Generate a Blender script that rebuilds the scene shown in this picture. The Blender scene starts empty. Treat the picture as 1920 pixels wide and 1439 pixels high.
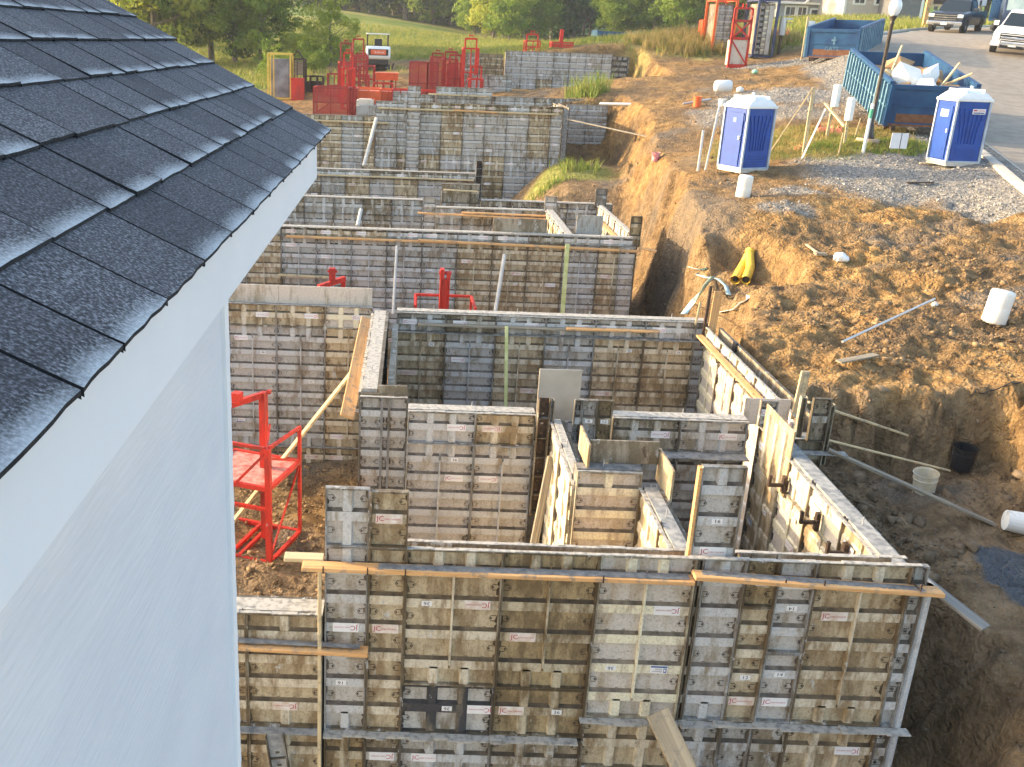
import bpy, math, random
import numpy as np
from mathutils import Vector, Matrix

# ------------------------------------------------------------------ camera, sky, sun, exposure
SC = bpy.context.scene
COL = SC.collection
R = math.radians
FPX = 1850.0
PITCH = math.atan(645/1850.0); ROLL = math.atan(0.034)
fw = Vector((0, math.cos(PITCH), -math.sin(PITCH)))
r0 = Vector((1, 0, 0)); u0 = r0.cross(fw)
cI = r0*math.cos(ROLL) + u0*math.sin(ROLL)
cU = u0*math.cos(ROLL) - r0*math.sin(ROLL)
cam = bpy.data.cameras.new('camera'); camo = bpy.data.objects.new('camera', cam); COL.objects.link(camo)
M = Matrix.Identity(4)
for i in range(3):
    M[i][0] = cI[i]; M[i][1] = cU[i]; M[i][2] = -fw[i]
camo.matrix_world = M
cam.sensor_fit = 'HORIZONTAL'; cam.sensor_width = 36; cam.lens = FPX/1920*36
cam.shift_x = 200/1920.0; cam.clip_start = 0.05; cam.clip_end = 3000
SC.camera = camo

SUN_EL, SUN_AZ = R(15.5), R(16)            # height above the horizon; angle from -X towards +Y
sdir = Vector((-math.cos(SUN_AZ)*math.cos(SUN_EL), math.sin(SUN_AZ)*math.cos(SUN_EL), math.sin(SUN_EL)))
W = bpy.data.worlds.new('World'); SC.world = W; W.use_nodes = True
nt = W.node_tree; bg = nt.nodes['Background']
sky = nt.nodes.new('ShaderNodeTexSky'); sky.sky_type = 'NISHITA'; sky.sun_disc = False
sky.sun_elevation = SUN_EL; sky.sun_rotation = math.atan2(sdir.x, sdir.y); sky.air_density = 1.0; sky.dust_density = 2.5; sky.ozone_density = 0.5
nt.links.new(sky.outputs[0], bg.inputs[0]); bg.inputs[1].default_value = 0.15
sun = bpy.data.lights.new('sun', 'SUN'); sun.energy = 2.3; sun.angle = R(0.6); sun.color = (1, 0.77, 0.48)
suno = bpy.data.objects.new('sun', sun); COL.objects.link(suno)
suno.rotation_euler = sdir.to_track_quat('Z', 'Y').to_euler(); suno.location = sdir*50
SC.view_settings.view_transform = 'Standard'; SC.view_settings.look = 'None'
SC.view_settings.exposure = 2.0; SC.view_settings.gamma = 1

# ------------------------------------------------------------------ helpers
def ray(px, py):
    px = float(px); py = float(py)
    return fw + (px-760)/FPX*cI - (py-720)/FPX*cU
def at(px, py, Y):
    r = ray(px, py); return r*(Y/r.y)
def atx(px, py, X):
    r = ray(px, py); return r*(X/r.x)
def tag(o, label=None, cat=None, group=None, kind=None):
    if label: o['label'] = label
    if cat: o['category'] = cat
    if group: o['group'] = group
    if kind: o['kind'] = kind
    return o
def empty(name, loc=(0, 0, 0), rz=0, rot=None):
    o = bpy.data.objects.new(name, None); COL.objects.link(o); o.location = loc
    o.rotation_euler = rot if rot else (0, 0, rz); o.empty_display_size = .2
    return o
def link(name, me, parent=None, loc=(0, 0, 0), rot=(0, 0, 0), scale=(1, 1, 1)):
    o = bpy.data.objects.new(name, me); COL.objects.link(o)
    o.location = loc; o.rotation_euler = rot; o.scale = scale
    if parent: o.parent = parent
    return o
def copy_tree(o, parent=None):
    c = o.copy(); COL.objects.link(c)
    if parent: c.parent = parent
    for ch in [k for k in KIDS(o)]: copy_tree(ch, c)
    return c
def KIDS(o): return [k for k in bpy.data.objects if k.parent == o]

class MB:
    def __init__(s): s.v = []; s.f = []; s.m = []
    def add(s, vs, fs, m=0):
        b = len(s.v); s.v += [tuple(p) for p in vs]
        for f in fs: s.f.append(tuple(b+i for i in f)); s.m.append(m)
    def box(s, x0, x1, y0, y1, z0, z1, m=0):
        s.add([(x0,y0,z0),(x1,y0,z0),(x1,y1,z0),(x0,y1,z0),(x0,y0,z1),(x1,y0,z1),(x1,y1,z1),(x0,y1,z1)],
              [(0,3,2,1),(4,5,6,7),(0,1,5,4),(1,2,6,5),(2,3,7,6),(3,0,4,7)], m)
    def beam(s, a, b, w, h, m=0, up=(0, 0, 1)):
        a = Vector(a); b = Vector(b); d = (b-a).normalized(); up = Vector(up)
        if abs(d.dot(up)) > .98: up = Vector((0, 1, 0))
        sx = d.cross(up).normalized(); sz = sx.cross(d).normalized()
        q = [(-1,-1),(1,-1),(1,1),(-1,1)]
        vs = [a+sx*(w/2*i)+sz*(h/2*j) for i, j in q]+[b+sx*(w/2*i)+sz*(h/2*j) for i, j in q]
        s.add(vs, [(0,3,2,1),(4,5,6,7),(0,1,5,4),(1,2,6,5),(2,3,7,6),(3,0,4,7)], m)
    def tube(s, pts, r, n=8, m=0, cap=True):
        pts = [Vector(p) for p in pts]; rings = []; prev = None
        for i, p in enumerate(pts):
            d = (pts[min(i+1, len(pts)-1)]-pts[max(i-1, 0)]).normalized()
            if prev is None: prev = d.orthogonal().normalized()
            sx = (prev - d*prev.dot(d)).normalized(); prev = sx; sy = d.cross(sx)
            rr = r[i] if isinstance(r, (list, tuple)) else r
            rings.append([p+(sx*math.cos(2*math.pi*k/n)+sy*math.sin(2*math.pi*k/n))*rr for k in range(n)])
        vs = [q for rg in rings for q in rg]; fs = []
        for i in range(len(pts)-1):
            for k in range(n):
                fs.append((i*n+k, i*n+(k+1) % n, (i+1)*n+(k+1) % n, (i+1)*n+k))
        if cap: fs.append(tuple(range(n-1, -1, -1))); fs.append(tuple((len(pts)-1)*n+k for k in range(n)))
        s.add(vs, fs, m)
    def lathe(s, prof, n=16, m=0, c=(0, 0, 0)):
        vs = []; fs = []
        for r, z in prof:
            for k in range(n):
                a = 2*math.pi*k/n; vs.append((c[0]+r*math.cos(a), c[1]+r*math.sin(a), c[2]+z))
        for i in range(len(prof)-1):
            for k in range(n): fs.append((i*n+k, i*n+(k+1) % n, (i+1)*n+(k+1) % n, (i+1)*n+k))
        s.add(vs, fs, m)
    def prism(s, poly, x0, x1, m=0, ax='x'):
        # poly = (a, b) points; extruded along the given axis
        n = len(poly)
        def P(t, a, b): return (t, a, b) if ax == 'x' else ((a, t, b) if ax == 'y' else (a, b, t))
        vs = [P(x0, a, b) for a, b in poly]+[P(x1, a, b) for a, b in poly]
        fs = [tuple(range(n-1, -1, -1)), tuple(range(n, 2*n))]+[(i, (i+1) % n, n+(i+1) % n, n+i) for i in range(n)]
        s.add(vs, fs, m)
    def mesh(s, name, mats, smooth=False):
        me = bpy.data.meshes.new(name); me.from_pydata(s.v, [], s.f)
        for m_ in (mats if isinstance(mats, (list, tuple)) else [mats]): me.materials.append(m_)
        me.polygons.foreach_set('material_index', s.m)
        if smooth: me.polygons.foreach_set('use_smooth', [True]*len(s.f))
        me.update(); return me
    def build(s, name, mats, parent=None, smooth=False, **k):
        return link(name, s.mesh(name, mats, smooth), parent, **k)

def bevel(o, w=.01, seg=1):
    b = o.modifiers.new('bevel', 'BEVEL'); b.width = w; b.segments = seg; b.limit_method = 'ANGLE'; return o

# ------------------------------------------------------------------ materials
def newmat(name):
    m = bpy.data.materials.new(name); m.use_nodes = True; nt = m.node_tree
    return m, nt, nt.nodes['Principled BSDF']
def N(nt, t, **k):
    n = nt.nodes.new(t)
    for a, b in k.items():
        if a.startswith('i_'): n.inputs[int(a[2:]) if a[2:].isdigit() else a[2:]].default_value = b
        else: setattr(n, a, b)
    return n
def ramp(nt, fac, stops):
    n = nt.nodes.new('ShaderNodeValToRGB'); e = n.color_ramp.elements
    while len(e) < len(stops): e.new(.5)
    for i, (p, c) in enumerate(stops):
        e[i].position = p; e[i].color = (*c, 1) if len(c) == 3 else c
    nt.links.new(fac, n.inputs[0]); return n.outputs[0]
def mix(nt, fac, a, b):
    n = nt.nodes.new('ShaderNodeMix'); n.data_type = 'RGBA'
    for s_, v in ((0, fac), (6, a), (7, b)):
        if isinstance(v, (int, float)): n.inputs[s_].default_value = v
        elif isinstance(v, tuple): n.inputs[s_].default_value = (*v[:3], 1)
        else: nt.links.new(v, n.inputs[s_])
    return n.outputs[2]
def world_noise(nt, scale, detail=4, vec=(1, 1, 1), rough=.55):
    g = N(nt, 'ShaderNodeNewGeometry'); mp = N(nt, 'ShaderNodeMapping'); mp.inputs[3].default_value = vec
    nt.links.new(g.outputs['Position'], mp.inputs[0])
    n = N(nt, 'ShaderNodeTexNoise'); n.inputs['Scale'].default_value = scale; n.inputs['Detail'].default_value = detail
    n.inputs['Roughness'].default_value = rough
    nt.links.new(mp.outputs[0], n.inputs['Vector']); return n.outputs[0]
def bump(nt, bsdf, h, strength=.3, dist=.02):
    b = N(nt, 'ShaderNodeBump'); b.inputs['Strength'].default_value = strength; b.inputs['Distance'].default_value = dist
    nt.links.new(h, b.inputs['Height']); nt.links.new(b.outputs[0], bsdf.inputs['Normal'])
def simple(name, c1, c2=None, scale=8, rough=.6, metal=0, bmp=.15, vec=(1, 1, 1), lo=.35, hi=.65, dist=.01):
    m, nt, b = newmat(name)
    n = world_noise(nt, scale, 5, vec)
    col = ramp(nt, n, [(lo, c1), (hi, c2 or c1)])
    nt.links.new(col, b.inputs['Base Color']); b.inputs['Roughness'].default_value = rough; b.inputs['Metallic'].default_value = metal
    if bmp: bump(nt, b, n, bmp, dist)
    return m
def panel_mat(name, clean, dirt, amt, splash=.1, rust=.2):
    # clean metal, mud and cement film in runs, pale splashes, rusty spots
    m, nt, b = newmat(name)
    big = world_noise(nt, 1.7, 3, (1, 1, .6)); run = world_noise(nt, 9, 6, (1, 1, .28), .65); fine = world_noise(nt, 38, 4)
    ma = N(nt, 'ShaderNodeMath', operation='MULTIPLY_ADD'); nt.links.new(run, ma.inputs[0]); ma.inputs[1].default_value = .75
    mb = N(nt, 'ShaderNodeMath', operation='MULTIPLY'); nt.links.new(big, mb.inputs[0]); mb.inputs[1].default_value = .45
    nt.links.new(mb.outputs[0], ma.inputs[2])
    f = ramp(nt, ma.outputs[0], [(.67-.22*amt-.05, (0, 0, 0)), (.67-.22*amt+.09, (1, 1, 1))])
    c = mix(nt, f, clean, dirt)
    sp = world_noise(nt, 5.5, 6, (1, 1, .5), .7)
    fs = ramp(nt, sp, [(.70-splash*.5, (0, 0, 0)), (.74-splash*.5, (.8, .8, .8))])
    c = mix(nt, fs, c, (.52, .52, .50))
    rs = world_noise(nt, 7.3, 6, (1, 1, .7), .7)
    fr = ramp(nt, rs, [(.30+rust*.25-.05, (.85, .85, .85)), (.30+rust*.25, (0, 0, 0))])
    c = mix(nt, fr, c, (.07, .045, .028))
    fine2 = world_noise(nt, 120, 3, (1, 1, .6)); fm = N(nt, 'ShaderNodeMath', operation='MULTIPLY_ADD'); nt.links.new(fine2, fm.inputs[0]); fm.inputs[1].default_value = .5; fh = N(nt, 'ShaderNodeMath', operation='MULTIPLY'); nt.links.new(fine, fh.inputs[0]); fh.inputs[1].default_value = .5; nt.links.new(fh.outputs[0], fm.inputs[2])
    v = ramp(nt, fm.outputs[0], [(.34, (.62, .60, .57)), (.48, (1.0, 1.0, 1.0)), (.64, (1.14, 1.14, 1.14))])
    mm = N(nt, 'ShaderNodeMix', data_type='RGBA', blend_type='MULTIPLY'); mm.inputs[0].default_value = 1
    nt.links.new(c, mm.inputs[6]); nt.links.new(v, mm.inputs[7])
    nt.links.new(mm.outputs[2], b.inputs['Base Color']); b.inputs['Roughness'].default_value = .62; b.inputs['Metallic'].default_value = .15
    bump(nt, b, run, .12, .01)
    return m
def pm(name, rib, pan, dirt, amt, splash=.1, rust=.2):
    return [panel_mat(name+' plate', pan, dirt, amt, splash, rust), panel_mat(name+' rib', rib, dirt, amt*.8, splash*1.2, rust*.6),
            panel_mat(name+' rail', tuple(x*.55 for x in rib), tuple(x*.5 for x in dirt), amt+.3, .22, rust+.25)]
PM = {
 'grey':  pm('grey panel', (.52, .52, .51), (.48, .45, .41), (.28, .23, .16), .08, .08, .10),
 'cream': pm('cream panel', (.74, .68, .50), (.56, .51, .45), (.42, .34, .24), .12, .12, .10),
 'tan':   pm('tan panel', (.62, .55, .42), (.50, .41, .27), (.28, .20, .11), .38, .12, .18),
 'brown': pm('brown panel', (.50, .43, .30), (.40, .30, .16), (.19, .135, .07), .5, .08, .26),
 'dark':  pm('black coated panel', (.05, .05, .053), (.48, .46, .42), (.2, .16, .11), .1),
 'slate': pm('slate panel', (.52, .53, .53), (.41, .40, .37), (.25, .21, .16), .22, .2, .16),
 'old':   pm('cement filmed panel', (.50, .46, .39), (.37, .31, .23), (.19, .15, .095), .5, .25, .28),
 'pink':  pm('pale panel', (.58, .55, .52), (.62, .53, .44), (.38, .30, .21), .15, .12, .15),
}
m_conc = simple('fresh concrete', (.17, .175, .18), (.38, .37, .34), 11, .85, 0, .5)
m_concl = simple('pale cement crust', (.19, .18, .16), (.44, .41, .36), 18, .85, 0, .6, lo=.3, hi=.55)
m_concd = simple('damp grey concrete', (.12, .12, .12), (.26, .25, .23), 11, .8, 0, .4)
m_steel = simple('rusty dark steel', (.03, .022, .018), (.10, .06, .04), 20, .6, .3)
m_black = simple('black plastic', (.012, .013, .016), (.02, .02, .022), 8, .35)
m_galv = simple('galvanised steel', (.42, .43, .44), (.55, .55, .55), 20, .4, .5)
def wood(name, a, b, s=5):
    m, nt, bs = newmat(name)
    g = N(nt, 'ShaderNodeTexCoord'); mp = N(nt, 'ShaderNodeMapping'); mp.inputs[3].default_value = (s*.15, s*4, s*4)
    nt.links.new(g.outputs['Object'], mp.inputs[0]); n = N(nt, 'ShaderNodeTexNoise'); n.inputs['Scale'].default_value = 2.2; n.inputs['Detail'].default_value = 6
    nt.links.new(mp.outputs[0], n.inputs[0])
    c = ramp(nt, n.outputs[0], [(.3, a), (.65, b)])
    d = world_noise(nt, 6, 5, (1, 1, 1), .7); fd = ramp(nt, d, [(.52, (0, 0, 0)), (.66, (.8, .8, .8))])
    c = mix(nt, fd, c, (.2, .18, .15))
    nt.links.new(c, bs.inputs['Base Color']); bs.inputs['Roughness'].default_value = .75; bump(nt, bs, n.outputs[0], .25, .004)
    return m
m_wood = wood('fresh orange lumber', (.55, .27, .09), (.72, .42, .18))
m_woodp = wood('pale lumber', (.48, .36, .2), (.66, .52, .3))
m_woodg = wood('muddy old lumber', (.13, .11, .08), (.33, .28, .2))
m_woodo = wood('cement caked lumber', (.12, .12, .12), (.24, .22, .19))
m_red = panel_mat('red paint', (.60, .03, .014), (.36, .03, .02), .25, .06, .10)
m_redd = panel_mat('faded red paint', (.40, .028, .022), (.24, .03, .022), .35, .06, .14)
m_orange = simple('orange paint', (.72, .10, .015), (.80, .14, .03), 5, .45, 0, .05)
m_yellow = simple('yellow paint', (.62, .42, .05), (.72, .52, .1), 5, .45)
m_white = simple('white plastic', (.74, .75, .74), (.82, .82, .8), 6, .45, 0, .03)
m_blue = simple('blue plastic', (.001, .045, .27), (.002, .06, .34), 4, .55, 0, .03)
m_dblue = simple('scuffed blue paint', (.008, .05, .15), (.014, .085, .20), 2.2, .5, .1, .05)
m_dbluel = simple('bleached blue rib paint', (.07, .18, .28), (.17, .31, .40), 3, .55, .1, .05)
m_rust = simple('rust', (.14, .05, .02), (.2, .09, .04), 6, .8)
m_glass, _nt, _b = newmat('tinted glass'); _b.inputs['Base Color'].default_value = (.02, .03, .04, 1); _b.inputs['Roughness'].default_value = .08
m_rubber = simple('tyre rubber', (.018, .018, .018), (.03, .03, .03), 8, .8)
m_label = simple('sticker white', (.72, .70, .68), (.78, .76, .74), 10, .5, 0, 0)
m_labeld = simple('stained sticker', (.55, .42, .32), (.74, .68, .62), 12, .6, 0, 0)
m_mag = simple('sticker dark red print', (.42, .01, .05), None, 5, .5, 0, 0)
m_ink = simple('black print', (.01, .01, .01), None, 5, .5, 0, 0)
m_lblue = simple('blue print', (.015, .07, .25), None, 5, .5, 0, 0)
# ------------------------------------------------------------------ the ground
def _hash(ix, iy, seed):
    h = (ix*374761393 + iy*668265263 + seed*974634777) & 0xffffffff
    h = ((h ^ (h >> 13))*1274126177) & 0xffffffff
    return ((h ^ (h >> 16)) & 0xffff)/65535.0
def vnoise(x, y, seed=0):
    x = np.asarray(x, float); y = np.asarray(y, float)
    ix = np.floor(x).astype(np.int64); iy = np.floor(y).astype(np.int64); fx = x-ix; fy = y-iy
    fx = fx*fx*(3-2*fx); fy = fy*fy*(3-2*fy)
    a = _hash(ix, iy, seed); b = _hash(ix+1, iy, seed); c = _hash(ix, iy+1, seed); d = _hash(ix+1, iy+1, seed)
    return (a*(1-fx)+b*fx)*(1-fy)+(c*(1-fx)+d*fx)*fy
def fbm(x, y, o=4, seed=0, g=.5):
    t = 0; a = 1; s = 0
    for i in range(o):
        t = t+a*(vnoise(x*2**i, y*2**i, seed+i)-.5); s += a; a *= g
    return t/s*2
CP = np.array([
 (6,16,-4.88),(7.5,15.3,-4.75),(9,14.2,-4.7),(9.6,11,-4.9),(10.7,17.5,-4.5),(6.5,20,-4.85),(7.6,24.6,-4.3),(8.4,25.3,-3.75),(9.9,30.6,-3.4),(8.4,21,-4.5),
 (10.5,22,-4.1),(8.5,35,-3.5),(10.5,42,-2.3),(10.8,50,-1.5),(14.3,46,-1.5),(13.3,58,-.5),(17.95,58,-.34),(22,55,0),(18,50,-.85),(16.4,30.7,-2.97),
 (14.7,33,-2.55),(17.5,35.2,-2.35),(19.3,35,-2.5),(17.8,29.5,-2.98),(28,50,.5),(32,64,1.5),(24.8,56,.75),(29.4,62,1.35),(21.4,50,-.15),
 (40,90,2.5),(50,110,3.5),(36,110,2.9),(60,120,4.3),(25,110,.8),(21,100,.5),(15,75,.3),(17,61,.45),(9.7,60,-.1),(12,90,-.1),
 (-5.8,48,-3.7),(-2.4,65,-1.8),(-.6,90,-.9),(3.5,66,-1.1),(5.5,90,-.9),(0,48,-3.4),(5,50,-2.7),(-15,60,-3.3),(-20,80,-2.4),(-18,150,3.6),(-10,150,3.0),(1,150,2.2),
 (9,150,.7),(25,150,.2),(-40,100,.3),(-60,160,3),(40,200,7),(80,200,10),(-20,240,7),(5,240,5),(110,120,8),(90,60,4),(60,30,0),(35,20,-3.2),(20,10,-4.6),
 (20,20,-3.9),(12,8,-5.0),(40,0,-5),(0,0,-7),(-30,20,-6),(-30,0,-7),(13,26,-3.7),(16,26,-3.45),(24,30,-2.6),(26,38,-1.5),(-12,35,-5),(13,20,-4.1),(10,30,-3.45),(12,38,-2.6)], float)
def _tps(P):
    n = len(P); d = np.hypot(P[:, None, 0]-P[None, :, 0], P[:, None, 1]-P[None, :, 1])
    K = np.where(d > 0, d*d*np.log(d+1e-9), 0)+np.eye(n)*2.0
    Q = np.c_[np.ones(n), P[:, :2]]; A = np.block([[K, Q], [Q.T, np.zeros((3, 3))]])
    return np.linalg.solve(A, np.r_[P[:, 2], 0, 0, 0])
CW = _tps(CP)
def upper(x, y):
    s = x.shape; x = x.ravel(); y = y.ravel(); out = CW[-3]+CW[-2]*x+CW[-1]*y
    for (cx, cy, cz), w in zip(CP, CW[:-3]):
        d2 = (x-cx)**2+(y-cy)**2; out = out+w*.5*d2*np.log(d2+1e-12)
    return out.reshape(s)
def sst(a, b, x):
    t = np.clip((x-a)/(b-a), 0, 1); return t*t*(3-2*t)
EY = [-5, 4, 8, 10, 12, 13.4, 14.5, 17, 18.3, 20, 22, 25, 28, 32, 36, 40, 44, 47, 48, 56, 60, 61]
EX = [6.8, 6.8, 6.75, 6.75, 6.7, 6.4, 5.98, 5.98, 6.6, 7.1, 7.15, 7.4, 7.9, 8.5, 8.9, 9.4, 9.6, 9.6, 9.6, 12.9, 13.0, 13.0]
def ground(x, y, rough=True):
    x = np.asarray(x, float); y = np.asarray(y, float)
    u = upper(x, y)
    u = np.where(y > 250, np.minimum(u, 9), u)
    # second, lower terrace beside the trench where the buckets stand
    e1 = fbm(x*1.3, y*1.3, 3, 5)*.28+fbm(x*4.1, y*4.1, 3, 6)*.16
    ter = sst(14.3, 13.85, y+e1+.05*(x-7.5))*sst(9.25, 8.85, x+e1+np.maximum(0, 10.5-y)*.25)*sst(5.9, 6.1, x)
    tz = -6.04+.12*fbm(x*.8, y*.8, 3, 9)+.25*sst(8.2, 9.0, x)
    u = u*(1-ter)+np.minimum(tz, u)*ter
    if rough: tb = 4*ter*(1-ter); u = u+tb*(fbm(x*3.3, y*2.1, 5, 301, .75)*1.1-.12)
    # shaded hollow round the yellow pipes
    hol = sst(1.0, .55, np.hypot((x-7.75)/1.15, (y-22.2)/2.3)+e1*.4)
    u = u-hol*.75
    e = fbm(x*.5+3, y*.5, 4, 21)*.35+fbm(x*2.2, y*2.2, 3, 31)*.16
    X = np.interp(y, EY, EX)+e*np.where((y > 14) & (y < 18), .15, 1)
    wid = np.interp(y, [0, 12, 14.5, 17, 19, 25, 35, 45, 60], [.9, .9, .3, .2, .8, 1.0, 1.2, 1.2, .9])
    inx = 1-sst(X-wid, X, x)
    left = sst(-16, -13, x)
    fl = np.interp(y, [-5, 17, 32, 36, 40, 43, 46, 48, 49], [-7.9, -7.9, -7.8, -7.0, -6.9, -6.9, -5.0, -3.9, -3.8])
    fl = fl+np.where(y > 33, sst(3.0, 6.0, x)*np.interp(y, [33, 37, 41, 46], [0, 2.0, 2.35, .4]), 0)+.06*fbm(x*1.2, y*1.2, 3, 44)
    back = 1-sst(43.6, 46.4, y)
    back = np.where(x > 3.3, np.maximum(back, 1-sst(46.3, 47.2, y)), back)
    pit = inx*left*back
    z = u*(1-pit)+np.minimum(fl, u)*pit
    # the far dig round the back wall
    p6 = sst(1.5, 2.8, x)*(1-sst(12.2, 13.1, x+e))*sst(51, 55, y)*(1-sst(59.6, 60.6, y))
    z = z*(1-p6)+np.minimum(z, -2.45)*p6
    if rough:
        dirt = np.clip((70-y)/20, 0, 1)
        bank = 4*pit*(1-pit)
        near = sst(40, 20, y)
        amp = (.10+.10*vnoise(x*.3, y*.3, 61))*dirt
        z = z+fbm(x*.9, y*.9, 4, 71, .55)*amp
        soft = sst(24, 26.5, y-(x-10)*.4)            # the gravel apron is smoother
        cl = np.maximum(0, fbm(x*3.1, y*3.1, 4, 201, .65)-.02)*(vnoise(x*.7, y*.7, 203) > .35)
        z = z+(fbm(x*5.5, y*5.5, 4, 81, .7)*.085+np.abs(fbm(x*2.3, y*2.3, 3, 85))*.10+.05*np.sin((x*.55+y*.83)*5.2)*(vnoise(x*.4, y*.4, 401) > .55)*sst(17, 20, y)+cl*.10-np.maximum(0, -.12-fbm(x*1.7, y*1.7, 3, 207))*.3)*near*(1-soft*.75)*(1-.5*inx*(1-bank))
        z = z+fbm(x*2.6+y*.4, y*2.6, 5, 91, .68)*.6*bank-np.abs(fbm(x*1.1, y*3.6, 3, 93))*.35*bank
        z = z+np.abs(fbm(x*1.6, y*1.6, 4, 95, .6))*.25*bank
        z = z+np.clip((y-70)/60, 0, 1)*fbm(x*.05, y*.05, 3, 12)*.6
    return z
RX = [(14.0, 10, -4.5), (15.0, 18, -3.95), (16.2, 25, -3.3), (17.7, 29.5, -2.98), (19.2, 35, -2.45), (20.0, 41, -1.55), (21.4, 50, .0), (24.8, 56.5, .95), (29.4, 62.5, 1.4), (36, 70, 1.9), (46, 80, 2.4)]
RR = [(24.3, 9, -4.5), (25.3, 15, -3.95), (26.2, 22, -3.3), (27.2, 29, -2.9), (28, 36, -2.3), (29, 43, -1.2), (30.6, 50, .0), (33.5, 56, .9), (38.5, 61, 1.4), (44, 67, 1.9), (54, 77, 2.4)]
def gz(x, y): return float(ground(np.array([float(x)]), np.array([float(y)]))[0])
def road_t(x, y):
    # signed distance past the left kerb, on the road when positive
    ys = [p[1] for p in RX]; xs = [p[0] for p in RX]
    xe = [p[0] for p in RR]; ye = [p[1] for p in RR]
    return np.minimum(x-np.interp(y, ys, xs), np.interp(y, ye, xe)+.3-x)
def roadz(y): return np.interp(y, [p[1] for p in RX], [p[2] for p in RX])
def surf(x, y):
    z = ground(x, y); t = road_t(x, y); yy = np.asarray(y, float)
    k = sst(-2.5, -.2, t)*((yy > 9) & (yy < 80)); k2 = sst(-.1, .1, t)*((yy > 9) & (yy < 80))
    return z*(1-k)+(roadz(yy)+.05)*k-.35*k2

def grid_lines(segs):
    out = []
    for a, b, n in segs: out += list(np.linspace(a, b, n, endpoint=False))
    out.append(segs[-1][1]); return np.array(out)
gx = grid_lines([(-260, -40, 30), (-40, -6, 50), (-6, 4.6, 70), (4.6, 13, 150), (13, 22, 90), (22, 50, 70), (50, 120, 35), (120, 420, 25)])
gy = grid_lines([(-12, 7.5, 20), (7.5, 32, 330), (32, 62, 170), (62, 110, 70), (110, 260, 60), (260, 900, 20)])
XX, YY = np.meshgrid(gx, gy); ZZ = surf(XX, YY)
nx, ny = len(gx), len(gy)
me = bpy.data.meshes.new('ground')
vs = np.stack([XX.ravel(), YY.ravel(), ZZ.ravel()], 1)
ii = (np.arange(ny-1)[:, None]*nx+np.arange(nx-1)[None, :]).ravel()
fs = np.stack([ii, ii+1, ii+nx+1, ii+nx], 1)
me.vertices.add(len(vs)); me.vertices.foreach_set('co', vs.ravel())
me.loops.add(len(fs)*4); me.loops.foreach_set('vertex_index', fs.ravel().astype(np.int32))
me.polygons.add(len(fs)); me.polygons.foreach_set('loop_start', np.arange(0, len(fs)*4, 4, dtype=np.int32))
me.update(calc_edges=True)
me.polygons.foreach_set('use_smooth', [True]*len(fs))
def blob(x, y, cx, cy, rx, ry, s=.3):
    return sst(1+s, 1-s, np.hypot((x-cx)/rx, (y-cy)/ry)+fbm(x*.9, y*.9, 4, 131)*.45)
def gravelmask(x, y):
    e = fbm(x*.45, y*.45, 4, 111)*1.3
    g = sst(25.7, 26.6, y-(x-13)*.32+e*.6)*sst(32.6, 31.6, y-(x-14)*.25+e*.3)*sst(11.2, 12.4, x+e)
    g = np.maximum(g, sst(.3, -.4, -(-3.0-road_t(x, y))*-1+0)*0)
    g = np.maximum(g, sst(-3.4, -2.4, road_t(x, y)+e*.5)*sst(.4, 0, road_t(x, y))*(y > 24)*(y < 75))
    g = np.maximum(g, blob(x, y, 13.6, 39.5, 3.0, 1.9)*.8); g = np.maximum(g, blob(x, y, 15.8, 42.5, 3.0, 1.9))
    g = np.maximum(g, blob(x, y, 20, 53.5, 4, 1.6)); g = np.maximum(g, blob(x, y, 9.5, 25.3, .7, .5)*.8); g = np.maximum(g, blob(x, y, 10.4, 27.2, .8, .6)*.8)
    return np.clip(g, 0, 1)
def grassmask(x, y):
    e = fbm(x*.3, y*.3, 4, 121)
    g = sst(60.5, 63, y+e*2-np.where(x > 12, 0, 0))*np.where(x > 12, 1, 1)*(1-sst(-1, 0, road_t(x, y))*(y < 80))
    g = np.where((x < 2.5), np.maximum(g, sst(56, 60, y+e*3)*sst(-2, -8, x)), g)
    g = g*(1-blob(x, y, -1, 68, 8, 6))
    g = np.maximum(g, blob(x, y, 13.2, 33.6, 3.3, 2.2)*.75)
    g = np.maximum(g, blob(x, y, 17, 61, 5, 3.5))
    g = np.maximum(g, blob(x, y, 6.2, 39.6, 1.9, 1.3)*.8)
    g = np.maximum(g, sst(57, 60, y)*sst(22.5, 24, x)*sst(-2.5, -3.5, road_t(x, y)))
    return np.clip(g, 0, 1)
def siltmask(x, y):
    g = blob(x, y, 7.75, 10.7, .62, .95, .08)
    s = np.clip(fbm(x*.55+9, y*.55, 4, 141)*1.6-.35, 0, .75)*(y < 60)
    s = np.maximum(s, blob(x, y, 7.6, 26.2, 1.0, 2.0)*.5); s = np.maximum(s, blob(x, y, 7.5, 13.2, .8, .4)*.5)
    s = np.maximum(s, blob(x, y, 11.6, 18.7, 1.0, .5)*.7)
    return np.clip(np.maximum(g, s), 0, 1)
xr, yr = XX.ravel(), YY.ravel()
def damp_shade_mask(x, y):
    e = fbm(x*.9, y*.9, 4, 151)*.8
    return np.clip(np.maximum(np.maximum(sst(9.1, 8.2, x+e)*sst(14.7, 14.1, y+e*.6), sst(2.0, 3.5, x)*sst(8.6, 7.4, x+e)*sst(32, 33, y)*sst(42.5, 41, y)*.8), sst(8.2, 7.4, x+e)*sst(36, 33, y)*.5*(y > 17.5)*(x > 6.2)), 0, 1)  # damp subsoil, with shade painted brown over trench, terrace and dirt pile
for nm, fn in (('gravel', gravelmask), ('grass', grassmask), ('silt', siltmask), ('damp_shade', damp_shade_mask)):
    a = me.attributes.new(nm, 'FLOAT', 'POINT'); a.data.foreach_set('value', fn(xr, yr).astype(np.float32))
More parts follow.
